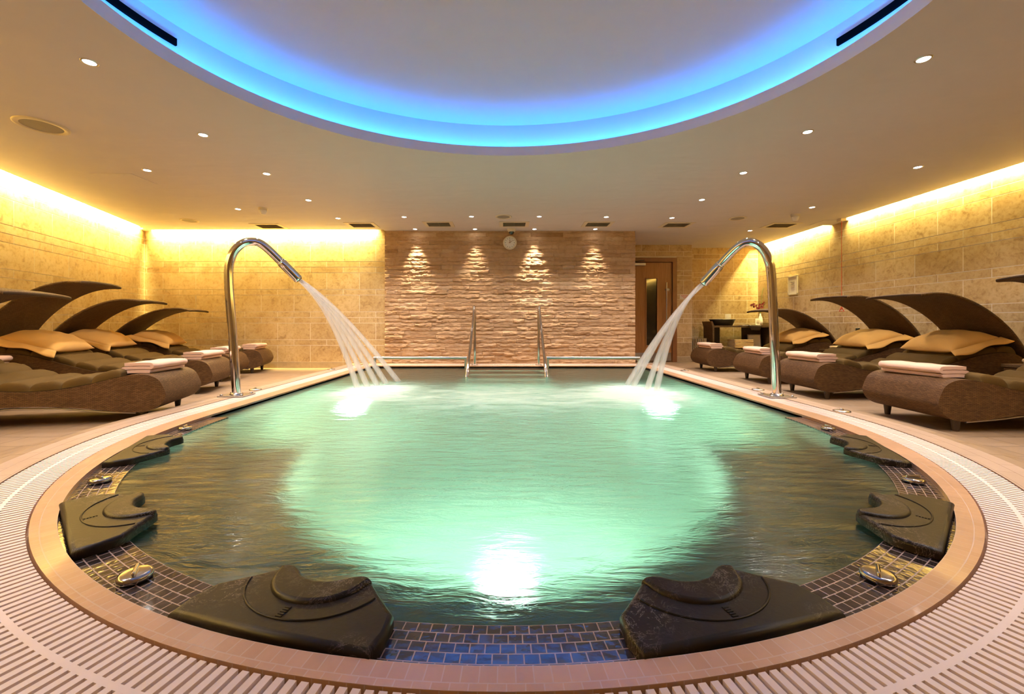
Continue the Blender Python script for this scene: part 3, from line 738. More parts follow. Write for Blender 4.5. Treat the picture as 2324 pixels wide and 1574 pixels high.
# clock
cx,cy,cz=at_depth(1157,551,YW-0.12)
t=thing('wall_clock','round white wall clock just past twelve, on the stone wall','clock',(cx,cy,cz))
def disc(mb,r,z0,z1,seg=40): mb.lathe([(0.0,z1),(r,z1),(r,z0)],seg=seg)
m=MB(); m.lathe([(0.0,0.0),(0.175,0.0),(0.178,0.03),(0.165,0.045),(0.142,0.042),(0.138,0.03)],seg=40); o=m.build('case',M['cream'],t,recalc=True); o.rotation_euler=(PI/2,0,0)
m=MB(); m.prism([(0.14*math.cos(2*PI*k/40),0.14*math.sin(2*PI*k/40)) for k in range(40)],-0.033,-0.02); dial=m.build('dial',M['dialface'],t,recalc=True)
for k in range(12):
    a=2*PI*k/12; m=MB(); m.box((0.115*math.sin(a),-0.036,0.115*math.cos(a)),(0.012 if k%3 else 0.016,0.004,0.018)); m.build('hour_mark',M['ink'],dial)
def hand(nm,ang,ln,w,mt):
    m=MB(); R=Matrix.Rotation(ang,3,'Y'); m.box(R@Vector((0,-0.04,ln/2-0.012)),(w,0.004,ln),R); m.build(nm,mt,t)
hand('hour_hand',math.radians(2),0.09,0.012,M['frame_wood']); hand('minute_hand',math.radians(52),0.11,0.009,M['frame_wood']); hand('second_hand',math.radians(270),0.05,0.005,M['redink'])

# ------------------------------------------------------------------ door
zt=1+(CY-585)*YD/F
D=struct(bpy.data.objects.new('door_1',None)); link(D); D.location=(0,YD*S,ZF*S)
D['label']='oak door with narrow glass pane beside the stone wall'; D['category']='door'
H=zt-ZF; fw=0.13
m=MB()
m.prism([(dx0-0.4,0),(dx1,0),(dx1,H),(dx0-0.4,H),(dx0-0.4,H-fw),(dx1-fw,H-fw),(dx1-fw,0.0)][1:7]+[(dx1-fw,0.0)],-0.05,0.12)
m.build('door_frame',M['frame_wood'],D,bevel=(0.006,2),recalc=True)
x0,x1=dx0-0.3,dx1-fw-0.01; gx0,gx1=(1467-CX)*YD/F,(1491-CX)*YD/F; gz0,gz1=1-(783-CY)*YD/F-ZF,1-(632-CY)*YD/F-ZF
m=MB()
for a,b,c,d in ((x0,gx0,0.02,H-fw-.01),(gx1,x1,0.02,H-fw-.01),(gx0,gx1,0.02,gz0),(gx0,gx1,gz1,H-fw-.01)): m.box(((a+b)/2,0.03,(c+d)/2),(b-a,0.06,d-c))
DLF=m.build('door_leaf',M['wood'],D,merge=False)
m=MB(); m.box(((gx0+gx1)/2,0.03,(gz0+gz1)/2),(gx1-gx0,0.02,gz1-gz0)); m.build('glass_pane',M['darkglass'],DLF)
m=MB()
for a,b,c,d in ((gx0-.03,gx0,gz0-.03,gz1+.03),(gx1,gx1+.03,gz0-.03,gz1+.03),(gx0,gx1,gz0-.03,gz0),(gx0,gx1,gz1,gz1+.03)): m.box(((a+b)/2,-0.006,(c+d)/2),(b-a,0.02,d-c))
m.build('glazing_bead',M['wood'],DLF)
hx=(1510-CX)*YD/F; hz0=1-(770-CY)*YD/F-ZF; hz1=1-(641-CY)*YD/F-ZF
m=MB(); m.tube([(hx,-0.1,hz0),(hx,-0.1,hz1)],0.018,10)
for zz in (hz0+0.15,hz1-0.22): m.tube([(hx,-0.1,zz),(hx,0.0,zz)],0.014,8)
m.build('pull_handle',M['satin'],DLF)
m=MB(); m.lathe([(0.0,0.012),(0.04,0.012),(0.045,0.0)],seg=20); o=m.build('lock_plate',M['satin'],DLF); o.rotation_euler=(PI/2,0,0); o.location=Vector((hx+0.09,0,1-(657-CY)*YD/F-ZF))*S
m=MB(); m.box((4.04,-0.05,1-(600-CY)*YD/F-ZF),(0.36,0.09,0.08)); m.build('door_closer',M['satin'],D,bevel=(0.01,2))
m=MB(); m.box((4.0,-0.1,1-(593-CY)*YD/F-ZF),(0.36,0.02,0.025),Matrix.Rotation(-0.15,3,'Y')); m.build('closer_arm',M['black'],D)
m=MB(); m.box(((x0+x1)/2,-0.004,0.16),(x1-x0-.06,0.01,0.24)); m.build('kick_plate',M['satin'],DLF)

# ------------------------------------------------------------------ wall pieces
a=at_depth(1543,678,YD-0.01); b=at_depth(1566,668,YD-0.01)
t=thing('wall_sign','small red and white notice on the tiled wall right of the door','sign',((a[0]+b[0])/2,YD-0.012,(a[2]+b[2])/2))
m=MB(); m.box((0,0,0),(b[0]-a[0],0.01,b[2]-a[2])); sh=m.build('sheet',M['paper'],t)
m=MB()
for k,(w_,z_) in enumerate(((0.26,0.035),(0.22,0.0),(0.12,-0.035))): m.box((0,-0.007,z_),(w_,0.004,0.014))
m.build('printed_line',M['redink'],t)
y0,y1=XR*F/(1811-CX),XR*F/(1791-CX); ym=(y0+y1)/2; zc_=1+(CY-647)*ym/F
t=thing('framed_notice','pale framed notice on the right wall above the far lounger','picture frame',(XR-0.02,ym,zc_),PI/2)
m=MB(); w_,h_=(y1-y0),0.50
for c,s_ in (((-w_/2,0,0),(0.03,0.03,h_)),((w_/2,0,0),(0.03,0.03,h_)),((0,0,h_/2),(w_+.03,0.03,0.03)),((0,0,-h_/2),(w_+.03,0.03,0.03))): m.box(c,s_)
m.build('frame',M['cream'],t)
m=MB(); m.box((0,0.004,0),(w_,0.012,h_)); m.build('sheet',M['paper'],t)
m=MB()
for k in range(4): m.box((0,0.012,0.1-0.05*k),(0.16-0.02*(k%2),0.004,0.012))
m.build('printed_line',M['louvre'],t)
ys=XR*F/(1948-CX)
m=MB(); m.box((0,0,0),(0.02,0.10,0.10)); tag(m.build('wall_socket',M['black'],loc=(XR-0.016,ys,1-(749-CY)*ys/F),bevel=(0.005,2)),'small black socket on the right wall behind the second lounger','socket')
yp=9.55; xp=XR-0.26
t=thing('pull_cord','red emergency pull cord hanging from the ceiling before the right wall','pull cord',(xp,yp,ZC))
m=MB(); m.box((0,0,-0.03),(0.13,0.13,0.06)); m.build('ceiling_box',M['cream'],t,bevel=(0.008,2))
zb=1+(CY-706)*yp/F-ZC
m=MB(); m.tube([(0,0,-0.06),(0,0,zb+0.09)],0.005,6); m.build('cord',M['red'],t)
m=MB(); V=[(0,0,zb+0.09),(0.06,0,zb),(-0.05,0,zb),(0,0,zb+0.09)]; m.tube(V,0.011,6); m.build('triangle_handle',M['red'],t)

# ------------------------------------------------------------------ spouts and cascades
def catmull(P,n=8):
    P=[Vector(p) for p in P]; Q=[2*P[0]-P[1]]+P+[2*P[-1]-P[-2]]; out=[]
    for i in range(1,len(Q)-2):
        p0,p1,p2,p3=Q[i-1:i+3]
        for k in range(n):
            t=k/n; out.append(0.5*((2*p1)+(p2-p0)*t+(2*p0-5*p1+4*p2-p3)*t*t+(3*p1-p0-3*p2+p3)*t**3))
    out.append(P[-1]); return out
def spout(name,label,px,depths,land,jlabel):
    P=[at_depth(x,y,d) for (x,y),d in zip(px,depths)]
    base=Vector((P[0][0],P[0][1],0)); P[0]=(P[0][0],P[0][1],0.0)
    rel=[Vector(p)-base for p in P]
    t=thing(name,label,'pool spout',base,0,'steel neck-massage spouts')
    C=catmull(rel,10); C[-1]=rel[-1]
    # nozzle takes the last stretch
    ln=0; k=len(C)-1
    while ln<0.36: ln+=(C[k]-C[k-1]).length; k-=1
    m=MB(); m.tube(C[:k+2],0.058,20); m.build('pipe',M['chrome'],t)
    dirn=(C[-1]-C[k]).normalized(); a=C[k]; e=C[-1]
    m=MB(); LN=(e-a).length; m.tube([a+dirn*LN*f_ for f_ in (0.0,0.004,0.02,0.04,0.05,0.06,0.075,0.09,0.3,0.6,0.9,0.955,0.985,1.0)],[0.058,0.062,0.064,0.064,0.060,0.060,0.067,0.0685,0.0685,0.0685,0.0685,0.0685,0.066,0.060],22); noz=m.build('nozzle',M['chrome'],t)
    m=MB(); m.tube([e-dirn*0.005,e+dirn*0.012],[0.056,0.05],16); m.build('nozzle_outlet',M['black'],noz)
    m=MB(); m.box((0,0,0.008),(0.36,0.30,0.016)); bpl=m.build('base_plate',M['satin'],t,bevel=(0.004,1))
    m=MB(); m.lathe([(0.085,0.016),(0.082,0.03),(0.06,0.045)],seg=24); m.build('collar',M['satin'],t)
    for bx,by in ((-.14,-.11),(.14,-.11),(-.14,.11),(.14,.11)):
        m=MB(); m.lathe([(0.02,0.016),(0.02,0.032),(0.0,0.036)],c=(bx,by,0),seg=8); m.build('bolt',M['satin'],bpl)
    j=thing('water_cascade',jlabel,'water',base,0,'falling water')
    side=dirn.cross(Vector((0,0,1))).normalized(); upv=side.cross(dirn)
    for k,(lx,ly) in enumerate(land):
        L_=Vector((lx,ly,WZ-0.01))-base; f=k/(len(land)-1)-0.5
        s0=e+side*(f*0.115*(-1 if L_.x<0 else 1))+dirn*0.005
        c=s0+dirn*0.55+Vector((L_.x-s0.x,L_.y-s0.y,0))*0.12+Vector((0,0,0.02)); pts=[]
        K=26
        for q_ in range(K+1):
            u=q_/K; pts.append(s0*(1-u)**2+c*2*u*(1-u)+L_*u*u)
        m=MB(); m.tube(pts,[0.019+0.033*(q_/K)**0.7 for q_ in range(K+1)],14,cap=False); m.build('water_stream',M['stream'],j)
spout('pool_spout','left curved steel spout pouring water into the pool',[(537,897),(528,760),(519,630),(525,583),(545,556),(570,548),(597,556),(640,596),(678,634)],
      [5.875,5.86,5.85,5.86,5.89,5.95,6.02,6.2,6.35],[(-2.47,6.86),(-2.36,7.02),(-2.25,7.20),(-2.14,7.38),(-2.00,7.66)],'white fan of water falling from the left spout')
spout('pool_spout','right curved steel spout pouring water into the pool',[(1763,899),(1757,760),(1751,630),(1744,590),(1728,562),(1704,549),(1678,557),(1640,594),(1596,643)],
      [5.80,5.79,5.79,5.79,5.82,5.87,5.95,6.15,6.35],[(2.10,7.22),(2.18,7.12),(2.27,6.70),(2.37,6.56)],'white fan of water falling from the right spout')

# handrails at the steps
for sgn,lb in ((-1,'left curved steel handrail at the pool steps'),(1,'right curved steel handrail at the pool steps')):
    hx=0.80 if sgn>0 else -0.80
    t=thing('step_handrail',lb,'handrail',(hx,10.38,0),0,'step handrails')
    px=[(0,0,0.0),(0,0,0.7),(0,0,1.30),(0,-0.04,1.41),(0,-0.12,1.455),(0,-0.22,1.42),(0,-0.36,1.26),(0,-1.30,0.5),(0,-1.95,0.06),(0,-2.2,-0.30),(0,-2.2,-0.55)]
    m=MB(); m.tube(catmull(px,6),0.036,14); m.build('rail',M['chrome'],t)
    m=MB(); m.lathe([(0.0,0.02),(0.07,0.018),(0.075,0.0)],seg=20); m.build('base_flange',M['satin'],t)
for sgn,lb in ((-1,'horizontal steel grab rail along the far pool edge, left of the steps'),(1,'horizontal steel grab rail along the far pool edge, right of the steps')):
    t=thing('grab_rail',lb,'handrail',(sgn*2.1,10.06,0),0,'pool edge grab rails')
    m=MB(); m.tube([(-1.13,0,0.2),(1.13,0,0.2)],0.036,14); m.build('rail',M['satin'],t)
    for e in (-1.1,1.1):
        m=MB(); m.tube([(e,0,0.2),(e,0,0.0),(e,0,-0.06)],0.03,12); m.build('post',M['satin'],t)

# ------------------------------------------------------------------ headrest pads, air valves, floor lamps
def pad_proto():
    t=thing('headrest_pad','','headrest',(0,0,0),0,'black neck rests on the pool ledge')
    # local x tangential, y towards the water
    half=[(0.385,0.0),(0.392,0.09),(0.372,0.175),(0.28,0.25),(0.205,0.315),(0.165,0.332),(0.12,0.315),(0.065,0.278),(0.0,0.265)]
    C=catmull([(x,y,0) for x,y in half[2:]],4); C=[(p.x,p.y) for p in C]
    out=half[:2]+C+[(-x,y) for x,y in reversed((half[:2]+C)[:-1])]
    m=MB(); m.pillowy(out,0.0,0.046,0.02); pad_=m.build('pad',M['rubber'],t,recalc=True)
    up=[p for p in C if p[0]<0.205]; up=[(x,y-0.004) for x,y in up]
    lo=[(0.198*math.cos(a),up[0][1]-0.004-0.17*math.sin(a)) for a in [PI*k/24 for k in range(25)]]
    cres=up+[(-x,y) for x,y in reversed(up[:-1])]+list(reversed(lo))[1:-1]
    m=MB(); m.pillowy(cres,0.025,0.060,0.017); m.build('neck_cushion',M['rubber'],t,recalc=True)
    m=MB(); arc=[(0.275*math.cos(a),0.285-0.225*math.sin(a),0.0465) for a in [PI*(0.08+0.84*k/30) for k in range(31)]]; m.tube(arc,0.0045,6); m.build('moulded_ridge',M['rubber'],pad_)
    for k in range(5):
        m=MB(); m.box((0.0,0.072+0.011*k,0.047),(0.022,0.007,0.004)); m.build('embossed_mark',M['rubber'],pad_)
    return t
PP=pad_proto()
pads=[(-13.4,'black neck-rest pad at front left of the round pool end'),(13.4,'black neck-rest pad at front right of the round pool end'),(-40.3,'black neck-rest pad on the left side, second from the front'),(40.3,'black neck-rest pad on the right side, second from the front'),(-67,'black neck-rest pad farthest back on the left ledge'),(67,'black neck-rest pad farthest back on the right ledge')]
for k,(deg,lb) in enumerate(pads):
    a=math.radians(deg); r=R0+OI(math.sin(a)**2)-0.02; o=PP if k==0 else copy_tree(PP)
    o.location=Vector((r*math.sin(a),YC-r*math.cos(a),LZ+0.002))*S; o.rotation_euler=(0,0,a); o['label']=lb
def knob_proto():
    t=thing('air_valve','','valve knob',(0,0,0),0,'steel air valves on the pool ledge')
    m=MB(); m.lathe([(0.055,0.0),(0.063,0.003),(0.066,0.008),(0.067,0.014),(0.066,0.021),(0.062,0.027),(0.055,0.0295),(0.052,0.030),(0.02,0.0303),(0.0,0.0304)],seg=36); m.build('body',M['knob'],t)
    m=MB(); m.box((0,0,0.037),(0.016,0.095,0.022)); m.build('grip',M['chrome'],t,bevel=(0.009,3)); return t
KP=knob_proto()
kn=[(-27,32,'round steel valve at front left, between two neck rests'),(27,-38,'round steel valve at front right, between two neck rests'),(-54.3,60,'round steel valve between the two rear left neck rests'),(54.3,80,'round steel valve between the two rear right neck rests'),(-80,20,'round steel valve at the far end of the left ledge'),(80,0,'round steel valve at the far end of the right ledge')]
for k,(deg,rz,lb) in enumerate(kn):
    a=math.radians(deg); r=R0+OI(math.sin(a)**2)-0.10; o=KP if k==0 else copy_tree(KP)
    o.location=Vector((r*math.sin(a),YC-r*math.cos(a),LZ+0.001))*S; o.rotation_euler=(0,0,math.radians(rz)); o['label']=lb; o.scale=(0.9,0.9,1.0)
def flush_proto():
    t=thing('deck_drain','','drain cover',(0,0,0),0,'round steel covers in the pool rim')
    m=MB(); m.lathe([(0.085,0.0),(0.085,0.008),(0.06,0.016),(0.0,0.018)],seg=24); m.build('cover',M['satin'],t)
    m=MB(); m.lathe([(0.02,0.017),(0.018,0.03),(0.0,0.033)],seg=12); m.build('knob',M['chrome'],t); return t
FP=flush_proto()
for k,(x,y,lb) in enumerate([(588,884,'small round steel cover beside the left spout foot'),(752,838,'small round steel cover at the far left of the pool rim'),(1893,933,'small round steel cover nearest the camera on the right rim'),(1705,884,'small round steel cover beside the right spout foot'),(1540,841,'small round steel cover at the far right of the pool rim')]):
    sg=-1 if x<CX else 1; d=F/(y-CY); X=(x-CX)*d/F; o=FP if k==0 else copy_tree(FP); 
    X=sg*max(abs(X),R0+0.38)
    o.location=(X*S,d*S,0.0005); o['label']=lb

# ------------------------------------------------------------------ loungers
TOP=[(0.02,0.40),(0.07,0.49),(0.17,0.545),(0.30,0.555),(0.45,0.53),(0.7,0.465),(1.0,0.41),(1.3,0.395),(1.6,0.43),(1.9,0.525),(2.2,0.63),(2.45,0.695),(2.7,0.72),(2.87,0.69),(3.0,0.60)]
def lounger_proto():
    t=thing('wicker_lounger','','sun lounger',(0,0,0),0,'wicker loungers along the walls')
    top=[(p.x,p.y) for p in catmull([(a,b,0) for a,b in TOP],4)]
    bot=[(p.x,p.y) for p in catmull([(0.02,0.40,0),(-0.005,0.30,0),(0.05,0.19,0),(0.17,0.125,0),(0.32,0.12,0),(0.55,0.15,0),(0.9,0.205,0),(1.3,0.235,0),(1.7,0.22,0),(2.1,0.17,0),(2.42,0.13,0)],4)]
    tail=[(2.45,0.14),(2.5,0.30),(2.58,0.42),(2.70,0.46),(2.82,0.42),(2.88,0.30),(2.9,0.08),(3.02,0.08),(3.04,0.4)]
    out=bot[1:]+tail+list(reversed(top))[0:]
    m=MB(); m.prism(out,-0.5,0.5,smooth=False); bdy=m.build('body',M['wick_side'],t,bevel=(0.02,3,50),recalc=True)
    m=MB(); m.tube([(0.30,-0.46,0.105),(0.6,-0.46,0.135),(1.0,-0.46,0.195),(1.4,-0.46,0.215),(1.9,-0.46,0.185),(2.4,-0.46,0.115)],0.012,8)
    m.build('side_rail',M['satin'],bdy); 
    m=MB(); m.tube([(0.30,0.46,0.105),(0.6,0.46,0.135),(1.0,0.46,0.195),(1.4,0.46,0.215),(1.9,0.46,0.185),(2.4,0.46,0.115)],0.012,8); m.build('side_rail',M['satin'],bdy)
    for u in (0.24,2.4):
        for y in (-0.42,0.42):
            m=MB(); m.lathe([(0.028,0.0),(0.045,0.16)],c=(u,y,0),seg=10); m.build('foot',M['darkbrown'],t)
    # canopy shell
    cp=catmull([(1.52,0,1.585),(1.75,0,1.61),(2.0,0,1.575),(2.27,0,1.465),(2.54,0,1.285),(2.78,0,1.05),(2.96,0,0.78),(3.06,0,0.52),(3.09,0,0.25)],5); cp=[p-Vector((2.9,0,0.5)) for p in cp]
    nu=len(cp); nv=13; V=[];U=[]; arc=0
    for i,p in enumerate(cp):
        if i: arc+=(cp[i]-cp[i-1]).length
        for j in range(nv):
            w=-0.52+1.04*j/(nv-1); f=i/(nu-1)
            bow=0.10*(1-(abs(w)/0.52)**2)*(1-f)**2      # front edge bows forward a little
            V.append((p.x-bow*0.5,w,p.z-0.015*(abs(w)/0.52)**4)); U.append((w*S,arc*S))
    m=MB(); m.grid(V,nu,nv,0,True,U); o=m.build('canopy',M['wick_canopy'],t); o.location=Vector((2.9,0,0.5))*S
    sd=o.modifiers.new('thick','SOLIDIFY'); sd.thickness=0.045*S; sd.offset=0
    b=o.modifiers.new('bevel','BEVEL'); b.width=0.02*S; b.segments=3; b.limit_method='ANGLE'; b.angle_limit=1.0
    # quilted mattress
    tp=[p for p in top if 0.42<=p[0]<=2.90]
    fx=np.array([p[0] for p in tp]); fz=np.array([p[1] for p in tp])
    pitch=0.2715; us=[]
    for k in range(9):
        a=0.44+pitch*k
        us+= [a+d for d in (0.0,0.006,0.014,0.028,0.05,0.085,0.135,0.186,0.221,0.243,0.257,0.265)]
    us.append(0.44+pitch*9); nu=len(us); V=[]
    # cross section: bottom edge, bulging side, rounded shoulder, top
    ws=[0.62,0.75,0.85,0.92,0.965]
    prof=[(-0.985,0.0,0),(-1.0,0.35,1),(-1.0,0.62,1),(-0.985,0.82,1)]+[(-w,0.93+0.07*(1-w),1) for w in reversed(ws)]+[(-0.45,1,1),(-0.22,1,1),(0,1,1),(0.22,1,1),(0.45,1,1)]+[(w,0.93+0.07*(1-w),1) for w in ws]+[(0.985,0.82,1),(1.0,0.62,1),(1.0,0.35,1),(0.985,0.0,0)]
    nv=len(prof)
    for i in range(nu):
        u=us[i]; d=min((u-0.44)%pitch,pitch-(u-0.44)%pitch); qu=min(1,(d/0.07))**0.5 if d<0.07 else 1.0
        if i in (0,nu-1): qu=0
        zt=float(np.interp(u,fx,fz))
        for w,hh,f in prof:
            wid=0.485*(1-(0.045*(1-qu))*f)
            top=0.040+0.062*qu
            lift=0.004+hh*top+(0.005*math.sin(23*u+6*w)*math.sin(9*w+u*3)*qu if hh>0.9 else 0)
            V.append((u,w*wid,zt+lift))
    m=MB(); m.grid(V,nu,nv,0,True)
    for i0 in (0,nu-1): m.add(V[i0*nv:(i0+1)*nv],[tuple(range(nv))])
    m.build('mattress',M['mattress'],t,merge=True)
    return t
LP=lounger_proto()
tilt=math.radians(-3.2)
Rl=[(4.82,10.42,'farthest right wicker lounger, in front of the console table'),(4.82,8.36,'second right wicker lounger from the far wall'),(4.67,6.75,'third right wicker lounger from the far wall, under the tallest hood'),(4.57,4.85,'nearest right wicker lounger, cut by the photo edge')]
th=math.pi+math.atan(SL)
fx_,fy_=math.cos(th-math.pi),math.sin(th-math.pi)
Ll=[(-5.85,10.16,'farthest left wicker lounger, against the far wall'),(-5.58,8.72,'second left wicker lounger from the far wall'),(-4.98,7.28,'third left wicker lounger from the far wall'),(-4.17,5.36,'nearest left wicker lounger, cut by the photo edge')]
LO=[]
for k,(x,y,lb) in enumerate(Rl+Ll):
    o=LP if k==0 else copy_tree(LP); o.location=Vector((x,y,ZF))*S; rz=tilt if k<4 else th; o.rotation_euler=(0,0,rz); o['label']=lb; LO.append((x,y,rz))
    for ch in o.children:
        if ch.name.startswith('canopy'): ch.rotation_euler=(0,(-0.08,0.06,0.0,0.09,-0.09,0.0,0.16,-0.07)[k],0)
def on_lounger(k,u,w,z):
    x,y,r=LO[k]; return (x+u*math.cos(r)-w*math.sin(r), y+u*math.sin(r)+w*math.cos(r), ZF+z)
# pillows
def pillow_proto():
    t=thing('pillow','','pillow',(0,0,0),0,'golden pillows on the loungers')
    n=33; V=[]
    rnd=random.Random(5)
    def h(a,b):
        e=max(0,(1-abs(a)**3.2))**0.62*max(0,(1-abs(b)**3.2))**0.62
        wr=0.012*math.sin(9*a+4*b*b+1)*math.sin(7*b+2*a)*e
        return 0.185*e+wr
    def pos(a,b):
        pin=1-0.10*(1-abs(b))**1.0*abs(a)**6; pin2=1-0.12*(1-abs(a))*abs(b)**6
        return 0.36*a*pin2, 0.45*b*pin
    for sgn in (1,-1):
        V=[]
        for i in range(n):
            for j in range(n):
                a=-1+2*i/(n-1); b=-1+2*j/(n-1); x,y=pos(a,b)
                V.append((x,y,(h(a,b) if sgn>0 else -0.45*h(a,b))))
        if sgn>0: top=V
        else: botv=V
    m=MB(); m.grid(top,n,n,0,True); m.grid(botv,n,n,0,True)
    cus=m.build('cushion',M['pillow'],t,merge=True)
    # open hem at the near end of the case
    V=[]; K=25
    for i in range(K):
        a=-1+2*i/(K-1); x=0.365*a
        fold=0.022*math.sin(5*a+0.6)
        for q_ in range(4): V.append((x+0.02*q_*a, -0.435-0.035*q_, 0.004+fold*q_/3-0.022*q_))
    m=MB(); m.grid(V,K,4,0,True); o=m.build('case_hem',M['pillow'],cus); sd=o.modifiers.new('thick','SOLIDIFY'); sd.thickness=0.012*S
    return t
PL=pillow_proto()
plab=['golden pillow on the farthest right lounger','golden pillow on the second right lounger from the far wall','large golden pillow on the third right lounger','golden pillow on the nearest right lounger, beyond the photo edge',
 'golden pillow on the farthest left lounger','golden pillow on the second left lounger from the far wall','large golden pillow on the third left lounger, at the photo edge','golden pillow on the nearest left lounger, beyond the photo edge']
pk=0
for k in range(8):
    if k in (3,7): continue
    o=PL if pk==0 else copy_tree(PL); pk+=1
    x,y,r=LO[k]; o.location=Vector(on_lounger(k,(2.36,2.33,2.36,0,2.2,2.36,2.4,0)[k],0.0,0.835 if k!=4 else 0.80))*S
    mtx=Matrix.Rotation(r,4,'Z')@Matrix.Rotation(math.radians(-17),4,'Y')
    if k>=4: mtx=mtx@Matrix.Rotation(PI,4,'Z')@Matrix.Rotation(math.radians(34),4,'Y')
    if k>=4: mtx=Matrix.Rotation(r,4,'Z')@Matrix.Rotation(math.radians(-17),4,'Y')@Matrix.Scale(-1,4,Vector((0,1,0)))
    o.rotation_euler=mtx.to_euler() if k<4 else (Matrix.Rotation(r,4,'Z')@Matrix.Rotation(math.radians(-17),4,'Y')@Matrix.Rotation(PI,4,'Z')@Matrix.Rotation(math.radians(0),4,'Y')).to_euler()
    if k>=4:
        o.rotation_euler=(Matrix.Rotation(r+PI,4,'Z')@Matrix.Rotation(math.radians(17),4,'Y')).to_euler()
    o['label']=plab[k]
# folded towels
def folded(name,mtl,width,length,layers,th_,label,cat,group):
    """ribbon folded back and forth, seen end-on in x-z, lying along y"""
    r=th_*0.55; path=[]; z=r
    for k in range(layers):
        xs=(-width/2,width/2) if k%2==0 else (width/2,-width/2)
        path+= [(xs[0]*0.97,z),(xs[0]*0.5,z+0.002),(0,z+0.003),(xs[1]*0.5,z+0.002),(xs[1]*0.97,z)]
        if k<layers-1:
            sg=1 if xs[1]>0 else -1
            for a in (-60,-20,20,60): path.append((xs[1]+sg*r*0.9*math.cos(math.radians(a)), z+r+r*math.sin(math.radians(a))))
        z+=2*r*1.03
    P=[Vector((a,b)) for a,b in path]; A=[];B=[]; n=len(P); hw=r*0.86
    for i in range(n):
        d=(P[min(i+1,n-1)]-P[max(i-1,0)]).normalized(); nn=Vector((-d.y,d.x)); A.append(P[i]+nn*hw); B.append(P[i]-nn*hw)
    out=[(p.x,p.y) for p in A]+[(p.x,p.y) for p in reversed(B)]
    m=MB()
    V0=[]; nl=9; cnt=len(out)
    for j in range(nl):
        y=-length/2+length*j/(nl-1); sag=0.004*math.sin(3*y*7+1)
        V0+= [(x,y,zz+sag*(zz/z)) for x,zz in out]
    Fc=[(j*cnt+i,j*cnt+(i+1)%cnt,(j+1)*cnt+(i+1)%cnt,(j+1)*cnt+i) for j in range(nl-1) for i in range(cnt)]
    m.add(V0,Fc,0,smooth=True)
    # end caps as ribbon quads
    for base in (0,(nl-1)*cnt):
        E=V0[base:base+cnt]; m.add(E,[(i,i+1,cnt-2-i,cnt-1-i) for i in range(n-1)],0)
    o=m.build(name,mtl,merge=True,recalc=True); return tag(o,label,cat,group)
tl=['pink folded towel on the foot of the farthest right lounger','pink folded towel on the foot of the second right lounger','pink folded towel on the foot of the third right lounger','pink folded towel on the foot of the nearest right lounger',
    'pink folded towel on the foot of the farthest left lounger','pink folded towel on the foot of the second left lounger from the far wall','pink folded towel on the foot of the third left lounger','pink folded towel on the foot of the nearest left lounger']
T0=folded('towel',M['towel'],0.27,0.72,3,0.030*1.25,tl[0],'towel','pink towels on the loungers')
for k in range(8):
    o=T0 if k==0 else T0.copy()
    if k: COL.objects.link(o)
    x,y,r=LO[k]; o.location=Vector(on_lounger(k,0.30,0.04 if k<4 else 0.0,0.553))*S
    o.rotation_euler=(0,0,r+math.radians((2,-3,3,5,-4,-3,-5,-6)[k])); o['label']=tl[k]

# wicker side tables between loungers
def table_proto():
    t=thing('wicker_side_table','','side table',(0,0,0),0,'wicker side tables')
    m=MB(); m.prism([(-.30,0.10),(.30,0.10),(.30,0.52),(-.30,0.52)],-.28,.28); m.build('body',M['wick_side'],t,bevel=(0.02,2),recalc=True)
    m=MB(); m.prism([(-.32,0.52),(.32,0.52),(.32,0.57),(-.32,0.57)],-.30,.30); m.build('top',M['wick_canopy'],t,bevel=(0.012,2),recalc=True)
    for a in (-.25,.25):
        for b in (-.23,.23):
            m=MB(); m.lathe([(0.022,0),(0.03,0.12)],c=(a,b,0),seg=8); m.build('leg',M['darkbrown'],t)
    return t
TP=table_proto()
tbs=[(7.50,5.72,0,'wicker side table at the right photo edge between two loungers'),(-7.12,5.56,th,'wicker side table at the left photo edge between two loungers'),(7.62,9.38,0,'wicker side table between the two farthest right loungers')]
for k,(x,y,r,lb) in enumerate(tbs):
    o=TP if k==0 else copy_tree(TP); o.location=Vector((x,y,ZF))*S; o.rotation_euler=(0,0,r); o['label']=lb
yt=folded('face_cloth',M['ytowel'],0.20,0.26,3,0.026,'yellow folded cloth on the right-edge side table','towel','yellow cloths on side tables'); yt.location=Vector((7.40,5.72,ZF+0.571))*S
y2=yt.copy(); COL.objects.link(y2); y2.location=Vector((7.50,9.34,ZF+0.571))*S; y2['label']='yellow folded cloth on the table between the farthest right loungers'
y3=T0.copy(); COL.objects.link(y3); y3.location=Vector((-7.12,5.56,ZF+0.571))*S; y3.rotation_euler=(0,0,th+0.1); y3['label']='pink folded towel on the left-edge side table'; y3['group']='pink towels on the loungers'

# ------------------------------------------------------------------ console table and what stands on it
CYD=12.62; c0=at_depth(1614,737,CYD)[0]; c1=at_depth(1742,737,CYD)[0]; cw=c1-c0; cm=(c0+c1)/2; ct=1.0-ZF-0.02
t=thing('console_table','dark wicker console table in the far right corner','table',(cm,CYD+0.1,ZF))
m=MB(); m.prism([(-cw/2,ct-0.05),(cw/2,ct-0.05),(cw/2,ct),(-cw/2,ct)],-.28,.28); m.build('table_top',M['wick_canopy'],t,bevel=(0.01,2),recalc=True)
m=MB(); m.prism([(-cw/2,0.40),(cw/2,0.40),(cw/2,0.44),(-cw/2,0.44)],-.26,.26); m.build('shelf',M['darkbrown'],t,bevel=(0.006,1),recalc=True)
for s_ in (-1,1):
    e=cw/2; pr=[(e,0.0),(e+0.04,0.0),(e+0.05,ct-0.05),(e+0.10,ct+0.13),(e+0.05,ct+0.13),(e,ct)]
    m=MB(); m.prism([(s_*a,b) for a,b in pr],-.29,.29); m.build('end_panel',M['wick_canopy'],t,bevel=(0.008,2),recalc=True)
